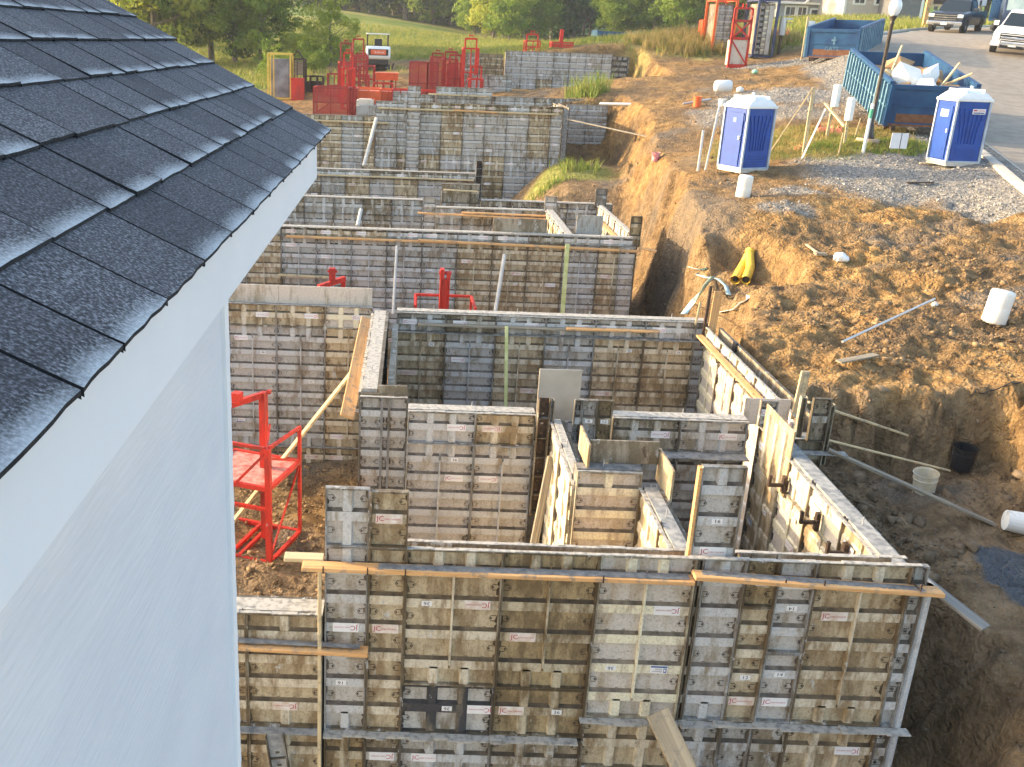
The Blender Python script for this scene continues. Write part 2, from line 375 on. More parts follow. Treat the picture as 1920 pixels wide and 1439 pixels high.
fld = me.attributes.new('slurry', 'FLOAT', 'POINT'); fld.data.foreach_set('value', blob(xr, yr, 7.75, 10.7, .62, .95, .06).astype(np.float32))

def attr(nt, n): a = N(nt, 'ShaderNodeAttribute'); a.attribute_name = n; return a.outputs['Fac']
m_ground, nt, b = newmat('clay ground')
n1 = world_noise(nt, .45, 6); n2 = world_noise(nt, 3.2, 7, (1, 1, 1), .65); n3 = world_noise(nt, 22, 5, (1, 1, 1), .6)
clay = ramp(nt, n2, [(.27, (.075, .044, .02)), (.41, (.21, .12, .046)), (.56, (.33, .20, .078)), (.78, (.44, .31, .155))])
brown = ramp(nt, n2, [(.3, (.075, .052, .032)), (.7, (.22, .145, .08))])
c = mix(nt, ramp(nt, n1, [(.42, (0, 0, 0)), (.60, (.8, .8, .8))]), clay, brown)
c = mix(nt, attr(nt, 'damp_shade'), c, ramp(nt, n2, [(.28, (.085, .058, .033)), (.5, (.23, .155, .085)), (.72, (.37, .26, .15))]))
sil = ramp(nt, n3, [(.3, (.085, .08, .075)), (.7, (.20, .185, .16))])
c = mix(nt, attr(nt, 'silt'), c, sil)
c = mix(nt, attr(nt, 'slurry'), c, ramp(nt, n3, [(.3, (.085, .098, .11)), (.7, (.115, .13, .145))]))
vo = N(nt, 'ShaderNodeTexVoronoi'); vo.inputs['Scale'].default_value = 15; g_ = N(nt, 'ShaderNodeNewGeometry'); nt.links.new(g_.outputs['Position'], vo.inputs['Vector'])
peb = ramp(nt, vo.outputs['Color'], [(.1, (.13, .12, .11)), (.5, (.25, .235, .21)), (.95, (.42, .39, .35))])
c = mix(nt, attr(nt, 'gravel'), c, peb)
gn = world_noise(nt, .045, 5, (1, 2.2, 1)); gn2 = world_noise(nt, 5, 5)
gcol = mix(nt, ramp(nt, gn2, [(.35, (0, 0, 0)), (.7, (.8, .8, .8))]), ramp(nt, gn, [(.40, (.16, .25, .035)), (.5, (.32, .34, .07)), (.58, (.52, .44, .16))]), (.08, .12, .02))
c = mix(nt, attr(nt, 'grass'), c, gcol)
spk = ramp(nt, world_noise(nt, 55, 2), [(.62, (0, 0, 0)), (.68, (.7, .7, .7))])
c = mix(nt, spk, c, (.36, .29, .19))
nt.links.new(c, b.inputs['Base Color']); b.inputs['Roughness'].default_value = .95; b.inputs['Specular IOR Level'].default_value = .15
hh = N(nt, 'ShaderNodeMath', operation='ADD'); nt.links.new(n3, hh.inputs[0])
vc = N(nt, 'ShaderNodeTexVoronoi'); vc.inputs['Scale'].default_value = 7.5
vn = N(nt, 'ShaderNodeTexNoise'); vn.inputs['Scale'].default_value = 3; nt.links.new(g_.outputs['Position'], vn.inputs['Vector'])
va = N(nt, 'ShaderNodeVectorMath', operation='ADD'); nt.links.new(g_.outputs['Position'], va.inputs[0]); nt.links.new(vn.outputs['Color'], va.inputs[1]); nt.links.new(va.outputs[0], vc.inputs['Vector'])
h2 = N(nt, 'ShaderNodeMath', operation='MULTIPLY_ADD'); nt.links.new(n2, h2.inputs[0]); h2.inputs[1].default_value = 2.5
h3 = N(nt, 'ShaderNodeMath', operation='MULTIPLY'); nt.links.new(vc.outputs['Distance'], h3.inputs[0]); h3.inputs[1].default_value = -1.3; nt.links.new(h3.outputs[0], h2.inputs[2])
nt.links.new(h2.outputs[0], hh.inputs[1]); bump(nt, b, hh.outputs[0], .8, .06)
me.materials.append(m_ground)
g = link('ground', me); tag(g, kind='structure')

# road, kerb, far side kerb
m_road = simple('asphalt', (.26, .215, .165), (.34, .285, .22), 2.5, .85, 0, .15)
m_kerb = simple('kerb concrete', (.42, .38, .32), (.55, .5, .42), 5, .85)
def resample(P, k=6):
    o = []
    for a, b_ in zip(P[:-1], P[1:]):
        for i in range(k): t = i/k; o.append(tuple(a[j]*(1-t)+b_[j]*t for j in range(3)))
    o.append(P[-1])
    for _ in range(4):
        o = [o[0]]+[tuple((o[i-1][j]+2*o[i][j]+o[i+1][j])/4 for j in range(3)) for i in range(1, len(o)-1)]+[o[-1]]
    return o
Lk, Rk = resample(RX), resample(RR)
mb = MB(); n = len(Lk); K = 6
for i in range(n):
    for k in range(K+1):
        t = k/K; mb.v.append((Lk[i][0]*(1-t)+Rk[i][0]*t, Lk[i][1]*(1-t)+Rk[i][1]*t, Lk[i][2]+.0))
for i in range(n-1):
    for k in range(K): a = i*(K+1)+k; mb.f.append((a, a+1, a+K+2, a+K+1)); mb.m.append(0)
tag(mb.build('road', m_road, smooth=True), kind='structure')
def strip(P, offs, name, mat):
    mb = MB(); m_ = len(offs)
    for i, p in enumerate(P):
        q = P[min(i+1, len(P)-1)]; r = P[max(i-1, 0)]; d = Vector((q[0]-r[0], q[1]-r[1], 0)).normalized(); nn = Vector((-d.y, d.x, 0))
        for o_, h in offs: mb.v.append((p[0]+nn.x*o_, p[1]+nn.y*o_, p[2]+h))
    for i in range(len(P)-1):
        for k in range(m_-1): a = i*m_+k; mb.f.append((a, a+m_, a+m_+1, a+1)); mb.m.append(0)
    return tag(mb.build(name, mat), kind='structure')
strip(Lk, [(.75, -.3), (.75, .12), (.60, .14), (.50, .14), (.42, .02), (-.02, .006), (-.02, -.1)], 'kerb', m_kerb)
strip(Rk, [(.02, -.1), (.02, .006), (-.42, .02), (-.5, .14), (-.75, .12), (-.75, -.4)], 'kerb', m_kerb)

# ------------------------------------------------------------------ loose ground cover
def ico():
    t = (1+5**.5)/2
    v = [(-1,t,0),(1,t,0),(-1,-t,0),(1,-t,0),(0,-1,t),(0,1,t),(0,-1,-t),(0,1,-t),(t,0,-1),(t,0,1),(-t,0,-1),(-t,0,1)]
    f = [(0,11,5),(0,5,1),(0,1,7),(0,7,10),(0,10,11),(1,5,9),(5,11,4),(11,10,2),(10,7,6),(7,1,8),(3,9,4),(3,4,2),(3,2,6),(3,6,8),(3,8,9),(4,9,5),(2,4,11),(6,2,10),(8,6,7),(9,8,1)]
    return np.array(v)/1.9, np.array(f)
IV, IF = ico()
OV = np.array([(1,0,0),(0,1,0),(-1,0,0),(0,-1,0),(0,0,1),(0,0,-1)], float); OF = np.array([(0,1,4),(1,2,4),(2,3,4),(3,0,4),(1,0,5),(2,1,5),(3,2,5),(0,3,5)])
def scatter(name, pts, sizes, mat, V0, F0, seed=1, sink=.25):
    rg = np.random.default_rng(seed); n = len(pts)
    V = np.repeat(V0[None], n, 0)*(1+rg.uniform(-.62, .42, (n, len(V0), 1)))
    V = V*(sizes[:, None, None]*rg.uniform(.6, 1.25, (n, 1, 3)))
    a = rg.uniform(0, 6.28, n); ca, sa = np.cos(a), np.sin(a)
    x = V[..., 0]*ca[:, None]-V[..., 1]*sa[:, None]; y = V[..., 0]*sa[:, None]+V[..., 1]*ca[:, None]
    V = np.stack([x, y, V[..., 2]*.8], -1)+pts[:, None, :]; V[..., 2] += sizes[:, None]*(.5-sink)
    F = (F0[None]+(np.arange(n)*len(V0))[:, None, None]).reshape(-1, 3)
    me = bpy.data.meshes.new(name); me.vertices.add(n*len(V0)); me.vertices.foreach_set('co', V.reshape(-1))
    me.loops.add(len(F)*3); me.loops.foreach_set('vertex_index', F.ravel().astype(np.int32))
    me.polygons.add(len(F)); me.polygons.foreach_set('loop_start', np.arange(0, len(F)*3, 3, dtype=np.int32)); me.update(calc_edges=True)
    me.materials.append(mat); return link(name, me)
rg = np.random.default_rng(7)
def pick(x0, x1, y0, y1, n, fn):
    x = rg.uniform(x0, x1, n); y = rg.uniform(y0, y1, n); k = rg.uniform(0, 1, n) < fn(x, y); x, y = x[k], y[k]
    return np.stack([x, y, surf(x, y)], 1)
m_clod = simple('clay clod', (.12, .072, .032), (.34, .22, .11), 3.2, .95, 0, .6, lo=.3, hi=.68)
m_clodw = simple('damp clay clod', (.09, .063, .037), (.28, .20, .12), 5, .95, 0, .6, lo=.3, hi=.68)
m_stone = simple('pale limestone gravel', (.12, .115, .11), (.48, .45, .41), 14, .9, 0, .2, lo=.3, hi=.7)
def offroad(x, y): return (road_t(x, y) < -.8)
def clus(x, y): return np.clip((vnoise(x*.9, y*.9, 3)-.35)*2.2, .06, 1)*np.clip((vnoise(x*.35, y*.35, 8)-.2)*2, .15, 1)
p = pick(5.9, 13, 9, 23, 52000, lambda x, y: clus(x, y)*np.clip(1.25-(y-8)/18, .2, 1)*(1-damp_shade_mask(x, y)))
tag(scatter('clay_clods', p, np.minimum(.008*rg.pareto(2.1, len(p))+.009, .075), m_clod, IV, IF, 3, .45), 'loose orange clay clods covering the bank', 'clods', kind='stuff')
p = pick(5.2, 10.5, 6, 15, 30000, lambda x, y: clus(x, y)*damp_shade_mask(x, y)*(1-blob(x, y, 7.75, 10.7, .62, .95, .05)))
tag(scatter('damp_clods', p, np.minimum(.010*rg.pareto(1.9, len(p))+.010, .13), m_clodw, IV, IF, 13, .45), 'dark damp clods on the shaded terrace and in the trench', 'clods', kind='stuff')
p = pick(9, 26, 22, 60, 60000, lambda x, y: gravelmask(x, y)*offroad(x, y))
tag(scatter('gravel', p, np.minimum(.012*rg.pareto(2.5, len(p))+.014, .06), m_stone, OV, OF, 4), 'pale crushed stone spread by the toilets and along the road', 'gravel', kind='stuff')
p = pick(5.8, 22, 14, 58, 15000, lambda x, y: .5*offroad(x, y)*(1-gravelmask(x, y)))
tag(scatter('rubble', p, np.minimum(.012*rg.pareto(2.5, len(p))+.015, .07), m_clod, OV, OF, 5), 'scattered small stones and clods on the graded clay', 'rubble', kind='stuff')
p = pick(-5, 5.5, 8.8, 17.6, 6000, lambda x, y: .7+0*x)
tag(scatter('pit_rubble', p, rg.uniform(.015, .06, len(p)), m_clod, OV, OF, 6), 'crushed rock on the pit floor between the forms', 'rubble', kind='stuff')

def blades(name, pts, h, w, mat, seed=1, per=5, lean=.35, spread=.05):
    rg = np.random.default_rng(seed); P = np.repeat(pts, per, 0); n = len(P)
    P = P+np.c_[rg.normal(0, spread, (n, 2)), np.zeros(n)]
    H = h*rg.uniform(.5, 1.25, n); a = rg.uniform(0, 6.28, n); dx, dy = np.cos(a)*w, np.sin(a)*w
    lx, ly = rg.normal(0, lean, n)*H, rg.normal(0, lean, n)*H
    A = P+np.c_[-dx, -dy, -.03*np.ones(n)]; B = P+np.c_[dx, dy, -.03*np.ones(n)]
    C = P+np.c_[lx*.45+dx*.7, ly*.45+dy*.7, H*.6]; D = P+np.c_[lx*.45-dx*.7, ly*.45-dy*.7, H*.6]; T = P+np.c_[lx*1.1, ly*1.1, H]
    V = np.stack([A, B, C, D, T], 1).reshape(-1, 3); me = bpy.data.meshes.new(name)
    me.vertices.add(len(V)); me.vertices.foreach_set('co', V.ravel())
    base = np.arange(n)*5; L = np.stack([base, base+1, base+2, base+3, base+3, base+2, base+4], 1)
    me.loops.add(n*7); me.loops.foreach_set('vertex_index', L.ravel().astype(np.int32))
    st = np.stack([np.arange(n)*7, np.arange(n)*7+4], 1).ravel(); me.polygons.add(n*2); me.polygons.foreach_set('loop_start', st.astype(np.int32))
    me.update(calc_edges=True); me.materials.append(mat); return link(name, me)
def leafmat(name, a, b_, c_, s=1.5, tr=.35):
    m, nt, bs = newmat(name); n = world_noise(nt, s, 4)
    col = ramp(nt, n, [(.3, a), (.5, b_), (.7, c_)]); nt.links.new(col, bs.inputs['Base Color']); bs.inputs['Roughness'].default_value = .7
    bs.inputs['Specular IOR Level'].default_value = .2
    t = N(nt, 'ShaderNodeBsdfTranslucent'); nt.links.new(col, t.inputs[0]); mx = N(nt, 'ShaderNodeMixShader'); mx.inputs[0].default_value = tr
    nt.links.new(bs.outputs[0], mx.inputs[1]); nt.links.new(t.outputs[0], mx.inputs[2])
    nt.links.new(mx.outputs[0], nt.nodes['Material Output'].inputs[0]); return m
m_grass = leafmat('meadow grass', (.14, .23, .03), (.29, .30, .06), (.44, .37, .13))
m_grassd = leafmat('dry grass', (.16, .18, .04), (.34, .26, .09), (.46, .36, .16))
m_weed = leafmat('weed green', (.12, .20, .03), (.22, .28, .05), (.36, .36, .10))
p = pick(9.8, 16.8, 31, 37, 9000, lambda x, y: grassmask(x, y)*offroad(x, y)); tag(blades('dry_grass', p, .13, .008, m_grassd, 2, 3), 'short dry grass round the lamp post', 'grass', kind='stuff')
p = pick(12.5, 17, 31, 34.5, 2600, lambda x, y: blob(x, y, 14.6, 32.3, 1.8, 1.0)); tag(blades('green_grass', p, .14, .009, m_weed, 3, 4), 'short green grass in front of the white sign', 'grass', kind='stuff')
p = pick(11.5, 22, 58, 65, 2600, lambda x, y: blob(x, y, 17, 61, 4.6, 3.0)); tag(blades('tall_grass', p, 0.7, .02, m_grassd, 4, 4, .3), 'tall seeding grass on the mound beside the red racks', 'grass', kind='stuff')
p = pick(-30, 20, 58, 130, 30000, lambda x, y: grassmask(x, y)*np.clip(1.4-(y-58)/70, .15, 1)*(1-blob(x, y, -1, 68, 6, 5))); tag(blades('meadow', p, .38, .03, m_grass, 5, 3), 'rough meadow grass behind the steel racks', 'grass', kind='stuff')
p = pick(20, 60, 58, 115, 16000, lambda x, y: grassmask(x, y)*(road_t(x, y) < -1.5)+(road_t(x, y) < -1.5)*(y > 80)*1.0); tag(blades('verge_grass', p, .45, .03, m_grass, 6, 3), 'long grass on the verge below the houses', 'grass', kind='stuff')
def clump(name, x, y, z, r, h, n, label, seed):
    q = np.random.default_rng(seed); P = np.c_[q.normal(x, r*.5, n), q.normal(y, r*.4, n), np.full(n, z)]
    P[:, 2] = np.minimum(surf(P[:, 0], P[:, 1]), z+.3) if z < 90 else surf(P[:, 0], P[:, 1])
    tag(blades(name, P, h, .02, m_weed, seed, 4, .3, .08), label, 'weeds', kind='stuff')
clump('weed_clump', 8.1, 48.2, 99, 1.0, .95, 70, 'bushy green weed clump growing behind the far formwork', 21)
clump('weed_clump', 6.5, 39.6, 99, .8, .45, 40, 'green weeds on the dirt pile at the corner of the far wall', 22)
clump('weed_clump', 5.2, 38.3, 99, .8, .2, 60, 'low strip of green weeds sloping down the dirt pile', 23)
# ------------------------------------------------------------------ formwork panels
_pc = {}
GR = {k: simple('grime and shade on '+k+' ribs', tuple(x*.2*k2 for x, k2 in zip(c_, (1.05, .9, .72))), tuple(x*.55*k2 for x, k2 in zip(c_, (1.05, .92, .76))), 9, .8, 0, .2, (1, 1, .5)) for k, c_ in (('grey', (.33, .30, .28)), ('cream', (.42, .38, .32)), ('tan', (.30, .24, .16)), ('brown', (.18, .14, .09)), ('dark', (.1, .1, .11)), ('slate', (.27, .25, .22)), ('old', (.2, .17, .13)), ('pink', (.42, .38, .36)))}
def hat_h(mb, x0, x1, zc, t=1.0, m=1):
    mb.prism([(0, zc-.064*t), (-.038, zc-.05*t), (-.038, zc+.045*t), (0, zc+.052*t)], x0, x1, m, 'x')
    mb.prism([(-.001, zc+.052*t), (-.036, zc+.046*t), (-.014, zc+.060*t), (-.001, zc+.076*t)], x0, x1, 4, 'x')  # dark strip paints the shade along the rib's top slope, plus caught dirt
def hat_v(mb, xc, z0, z1, m=1):
    mb.prism([(xc-.055, 0), (xc-.038, -.038), (xc+.038, -.038), (xc+.055, 0)], z0, z1, m, 'z')
def latch(mb, x, z, s, m=1):
    # pressed pin boss with its loop of metal and a dark slot
    pts = [(x-s*.045, -.003, z-.028), (x, -.004, z-.03), (x+s*.02, -.004, z), (x, -.004, z+.03), (x-s*.045, -.003, z+.028)]
    mb.tube(pts, .0035, 4, 4)
    mb.box(x-.008, x+.006, -.009, 0, z-.008, z+.008, 3)
def rail_face(mb, x0, x1, z0, z1, m=2):
    mb.box(x0, x1, -.055, 0, z0, z1, m)
def inner_panel(w, h, style, key):
    # the shallow side of a form: flat plates, low ribs, dark pin slots along the seams
    mb = MB(); r = .010; mb.box(0, w, -.002, .006, 0, h, 0)
    for a, b in ((0, r), (w-r, w)): mb.box(a, b, -.042, 0, 0, h, 2)
    mb.box(r, w-r, -.042, 0, 0, r, 2); mb.box(r, w-r, -.042, 0, h-r, h, 2)
    n = max(1, int(h/.30)); p = h/n; hats = []
    for k in range(n):
        z = p*k+p*.5; hats.append(z)
        mb.prism([(0, z-.075), (-.020, z-.05), (-.020, z+.05), (0, z+.075)], r, w-r, 1, 'x')
        for x in (r+.004, w-r-.034): mb.box(x, x+.030, -.010, -.001, z+p*.5-.055, z+p*.5+.04, 3)
    for x in ([w*.5] if w > .5 else []): mb.box(x-.03, x+.03, -.026, -.001, r, h-r, 1)
    me = mb.mesh('form_panel', PM[style]+[m_black, GR[style]]); _pc[key] = (me, hats); return _pc[key]
def panel_mesh(w, h, style):
    key = (round(w, 2), round(h, 2), style)
    if key in _pc: return _pc[key]
    if style.endswith('_in'): return inner_panel(w, h, style[:-3], key)
    mb = MB(); r = .015
    mb.box(0, w, -.002, .006, 0, h, 0)
    rail_face(mb, 0, r, 0, h); rail_face(mb, w-r, w, 0, h)
    rail_face(mb, r, w-r, 0, r); rail_face(mb, r, w-r, h-r, h)
    a, b = r, w-r
    nv = 2 if w > .75 else (1 if w > .38 else 0)
    vx = [w*(k+1)/(nv+1) for k in range(nv)]
    hats = []
    if h < .8:
        zc = h*.52; hat_h(mb, a, b, zc, 1.0); hats.append(zc)
        for x in vx: hat_v(mb, x, r, zc-.05); hat_v(mb, x, zc+.05, h-r)
        if h > .3:
            for x, s in ((.07, 1), (w-.07, -1)):
                latch(mb, x, h*.25, s); latch(mb, x, h*.8, s)
    else:
        e = .24
        for x in vx: hat_v(mb, x, r, e-.03); hat_v(mb, x, h-e+.05, h-r)
        n = max(2, int(round((h-2*e)/.295))+1)
        for k in range(n):
            zc = e+(h-2*e)*k/(n-1); hats.append(zc)
            if w > .75: hat_h(mb, a, w/2-.012, zc); hat_h(mb, w/2+.012, b, zc)
            else: hat_h(mb, a, b, zc)
            if k < n-1:
                zl = zc+(h-2*e)/(n-1)*.52
                latch(mb, .075, zl, 1); latch(mb, w-.075, zl, -1)
                # rib ties: slots under each rib
                for x in np.arange(.12, w-.1, .16): mb.box(x, x+.035, -.003, 0, zc+.079, zc+.084, 3)
        if w > .75: rail_face(mb, w/2-.010, w/2+.010, e, h-e, 1)
    gq = random.Random(int(w*1000+h*77)); z_ = r
    while z_ < h-r:          # dried dirt caught along the side rails
        dz = gq.uniform(.05, .16)
        for x_, s_ in ((r, 1), (w-r, -1)):
            if gq.random() < .62: mb.prism([(x_, z_), (x_+s_*gq.uniform(.012, .03), z_+dz*.2), (x_+s_*gq.uniform(.008, .026), z_+dz*.7), (x_, min(h-r, z_+dz))], -.0045, -.002, 4, 'y')
        z_ += dz
    me = mb.mesh('form_panel', PM[style]+[m_steel, GR[style]]); _pc[key] = (me, hats); return _pc[key]

# lettering
def text_mesh(body, size, sx=1.0):
    cu = bpy.data.curves.new('t', 'FONT'); cu.body = body; cu.size = size; cu.align_x = 'CENTER'; cu.align_y = 'CENTER'; cu.resolution_u = 2
    o = bpy.data.objects.new('t', cu); COL.objects.link(o); bpy.context.view_layer.update()
    dg = bpy.context.evaluated_depsgraph_get(); me = bpy.data.meshes.new_from_object(o.evaluated_get(dg))
    vs = [(v.co.x*sx, v.co.y) for v in me.vertices]; fs = [tuple(p.vertices) for p in me.polygons]
    bpy.data.objects.remove(o); bpy.data.curves.remove(cu); bpy.data.meshes.remove(me); return vs, fs
_tx = {}
def add_text(mb, body, size, cx, cz, m, y=-.0045, sx=1.0, flip=False):
    k = (body, size, sx)
    if k not in _tx: _tx[k] = text_mesh(*k)
    vs, fs = _tx[k]; s = -1 if flip else 1
    mb.add([(cx+s*a, y, cz+s*b) for a, b in vs], fs, m)
_st = {}
def sticker_mesh(kind, flip):
    k = (kind, flip)
    if k in _st: return _st[k]
    mb = MB(); s = -1 if flip else 1
    if kind in ('jc', 'jcold'):
        w, h = .25, .098; mb.box(-w/2, w/2, -.003, 0, -h/2, h/2, 0)
        add_text(mb, 'JC', .074, s*-.080, 0, 1, flip=flip); add_text(mb, 'JONES CONCRETE', .0215, s*.032, s*-.004, 1, flip=flip, sx=.86)
        me = mb.mesh('sticker', [m_labeld if kind == 'jcold' else m_label, m_mag])
    elif kind == 'wf':
        w, h = .17, .085; mb.box(-w/2, w/2, -.003, 0, -h/2, h/2, 0)
        mb.box(-w/2+.004, w/2-.004, -.0045, -.0035, *sorted((s*-(h/2-.004), s*-(h/2-.02))), 1)
        xs = sorted((s*-.075, s*-.045)); mb.box(xs[0], xs[1], -.0045, -.0035, *sorted((s*-.015, s*.033)), 1)
        xs = sorted((s*-.066, s*-.050)); mb.box(xs[0], xs[1], -.006, -.0048, *sorted((s*-.006, s*.02)), 0)
        add_text(mb, 'Western', .026, s*.016, s*.020, 2, flip=flip); add_text(mb, 'Forms', .026, s*.006, s*-.004, 2, flip=flip)
        me = mb.mesh('sticker', [m_label, m_lblue, m_ink])
    else:
        w, h = .10, .055; mb.box(-w/2, w/2, -.003, 0, -h/2, h/2, 0); add_text(mb, kind, .052, 0, 0, 1, sx=1.25, flip=flip)
        me = mb.mesh('number_plate', [m_label, m_ink])
    _st[k] = me; return me
def stick(pan, kind, x, z, flip=False, y=-.0405):
    o = link('number_plate' if kind.isdigit() else 'sticker', sticker_mesh(kind, flip), pan, (x, y, z)); return o

INCH = {'36': .914, '24': .61, '16': .41, '14': .355, '12': .305, '8': .205, '4': .10}
def numfor(w):
    best = min(INCH, key=lambda k: abs(INCH[k]-w)); return best
wr = random.Random(11)
def put_panel(root, w, h, style, loc, rz, num=True, stickers=.55, flip=None, forced=None):
    me, hats = panel_mesh(w, h, style); o = link('form_panel', me, root, loc, (0, 0, rz))
    if forced is not None:
        for k, x, hi, fl in forced: stick(o, k, x*w, hats[min(hi, len(hats)-1)], fl)
        return o
    if w > .26 and hats and stickers > 0:
        fl = wr.random() < .5 if flip is None else flip
        hi = wr.randrange(len(hats)); old = style in ('tan', 'brown', 'old')
        if wr.random() < stickers: stick(o, 'jcold' if old and wr.random() < .6 else 'jc', w*(.27 if w > .75 and wr.random() < .6 else (.72 if w > .75 else .5)), hats[min(hi, len(hats)-1)], fl)
        if wr.random() < .8:
            hj = (hi+1+wr.randrange(max(1, len(hats)-1))) % len(hats)
            if hj != hi: stick(o, numfor(w), w*(.72 if w > .75 else .5), hats[hj], fl)
        if w > .75 and wr.random() < .4:
            hk = (hi+2) % len(hats)
            if hk != hi: stick(o, 'wf', w*.22, hats[hk], fl)
    return o
def wall(label, ax, fixed, a0, a1, ztop, rows, th=.2, faces='f', widths=None, styles=('grey', 'tan', 'slate', 'brown'), core=None,
         crust=m_conc, ledge=None, stickers=.55, group=None, loc=None, backtop=None, seed=None, flange=0):
    # ax 'x': runs along X, front faces the camera (-Y) at Y = fixed; ax 'y': runs along Y, front faces -X at X = fixed
    wr.seed(seed if seed is not None else int(fixed*100+a0*10))
    H = sum(rows); z0 = ztop-H
    base = (a0, fixed, z0) if ax == 'x' else (fixed, a1, z0)
    root = empty('formwork_wall', base); tag(root, label, 'formwork wall', group)
    L = a1-a0; D = .055; T = D+th+D
    rz = 0 if ax == 'x' else -math.pi/2
    def loc_(u, d, z): return (u, d, z) if ax == 'x' else (d, -u, z)     # u along the wall, d into the wall
    if 'f' in faces:
        z = ztop
        for ri, rh in enumerate(rows):
            z -= rh; u = 0; k = 0
            while u < L-.03:
                if widths: w = widths[k % len(widths)]
                else: w = .914
                w = min(w, L-u)
                if L-u-w < .06: w = L-u
                st = styles[k % len(styles)] if ri == 0 and len(styles) >= 4 and widths else wr.choice(styles)
                if ri and wr.random() < .5 and ax == 'x': st = wr.choice(['tan', 'grey', 'slate'])
                if ax == 'y': st = st+'_in'
                put_panel(root, w-.004, rh-.004, st, loc_(u+.002, D, z-z0+.002), rz, stickers=stickers)
                u += w; k += 1
    c = MB(); ct = (core if core is not None else ztop-.05)-z0
    # body of concrete and the back form
    if ax == 'x': c.box(0, L, D+.004, D+th, 0, ct, 0)
    else: c.box(D+.004, D+th, -L, 0, 0, ct, 0)
    c.build('poured_concrete', crust, root)
    bk = MB(); bt = (backtop if backtop is not None else ztop)-z0
    segs = int(L/.914)+1
    for k in range(segs):
        u0_, u1_ = L*k/segs+.002, L*(k+1)/segs-.002
        for d0, d1, zz0, zz1, mi in ((D+th+.002, D+th+.01, 0, bt, 0), (D+th+.012, T, bt-.012, bt, 1), (D+th+.012, T, 0, .012, 1)):
            if ax == 'x': bk.box(u0_, u1_, d0, d1, zz0, zz1, mi)
            else: bk.box(d0, d1, -u1_, -u0_, zz0, zz1, mi)
        for uu in (u0_, u1_-.012):
            if ax == 'x': bk.box(uu, uu+.012, D+th+.012, T-.001, .013, bt-.013, 1)
            else: bk.box(D+th+.012, T-.001, -uu-.012, -uu, .013, bt-.013, 1)
    bk.build('back_form', [PM['old'][0], PM['old'][2]], root)
    # thin crust of spilt concrete along the top of the front rails
    cr = MB(); q = random.Random(int(L*100+fixed*7)); u = 0
    while u < L:
        du = q.uniform(.05, .22); h_ = q.uniform(.003, .012)
        y0_, y1_ = q.uniform(-.004, .01), D+q.uniform(-.02, .004)
        if ax == 'x': cr.box(u, min(L, u+du), y0_, y1_, H+.001, H+h_, 0)
        else: cr.box(y0_, y1_, -min(L, u+du), -u, H+.001, H+h_, 0)
        u += du
    cr.build('cement_crust', m_concl, root)
    if ledge:
        for zl, pr in ledge:
            lm = MB(); u = 0
            while u < L:
                du = min(q.uniform(.1, .35), L-u)
                if ax == 'x': lm.box(u, u+du, -pr+q.uniform(-.006, .012), -.001, zl-z0-.008, zl-z0+q.uniform(.004, .016), 0)
                else: lm.box(-pr+q.uniform(-.006, .012), -.001, -u-du, -u, zl-z0-.008, zl-z0+q.uniform(.004, .016), 0)
                u += du
            lm.build('footing_ledge', m_conc, root)
    # anchor bolts
    for k in range(max(1, int(L/1.3))):
        bm_ = MB(); u = L*(k+.5)/max(1, int(L/1.3))+q.uniform(-.1, .1); p = loc_(u, D+th*.5, 0)
        bm_.tube([(p[0], p[1], ct-.02), (p[0]+.003, p[1], ct+.09)], .007, 6); bm_.build('anchor_bolt', m_galv, root)
    return root
BR = .006
# --- first unit, nearest the camera
root = empty('formwork_wall', (-.70, 8.2, -8.0)); tag(root, 'nearest long formwork wall crossing the foreground, marked with stickers', 'formwork wall')
def fp(w, h, st, x, z, forced=None, rt=root, **k): return put_panel(rt, w, h, st, (x+.70, .055, z+8.0), 0, forced=forced, **k)
X = [-.70, -.29, .065, .98, 1.89, 2.80, 2.86, 3.27, 3.575, 3.93, 4.82, 4.97]
fp(.405, 2.06, 'grey', -.698, -6.565, [('jc', .5, 3, True), ('16', .4, 1, True)])
fp(.35, 2.06, 'tan', -.287, -6.565, [('14', .5, 5, False), ('jcold', .5, 3, False)])
fp(.910, 1.50, 'tan', .067, -6.0, [('jcold', .76, 2, True), ('36', .23, 2, True)])
fp(.910, .56, 'dark', .067, -6.565, [('36', .5, 0, True), ('jc', .86, 0, True)])
fp(.905, 1.50, 'brown', .982, -6.0, [('jcold', .26, 1, False), ('36', .72, 4, False), ('wf', .25, 4, False)])
fp(.905, .56, 'brown', .982, -6.565, [('36', .7, 0, False), ('jcold', .2, 0, False)])
fp(.905, 1.805, 'cream', 1.892, -6.305, [('jc', .75, 3, True), ('36', .23, 1, True), ('wf', .75, 1, True)])
fp(.054, 1.805, 'old', 2.803, -6.305, [])
fp(.405, 1.805, 'grey', 2.863, -6.305, [])
fp(.300, .50, 'brown', 3.273, -5.0, [('12', .5, 0, True)])
fp(.300, 1.30, 'tan', 3.273, -6.305, [('12', .5, 1, False), ('jcold', .5, 0, False)])
fp(.350, 1.0, 'grey', 3.578, -5.5, [('jc', .5, 2, True), ('14', .5, 1, True)])
fp(.350, .80, 'grey', 3.578, -6.305, [('14', .5, 1, False), ('jc', .5, 0, False)])
fp(.885, 1.805, 'tan', 3.933, -6.305, [('wf', .25, 4, False), ('36', .73, 4, False), ('jcold', .27, 3, False)])
fp(.145, 1.805, 'slate', 4.822, -6.305, [])
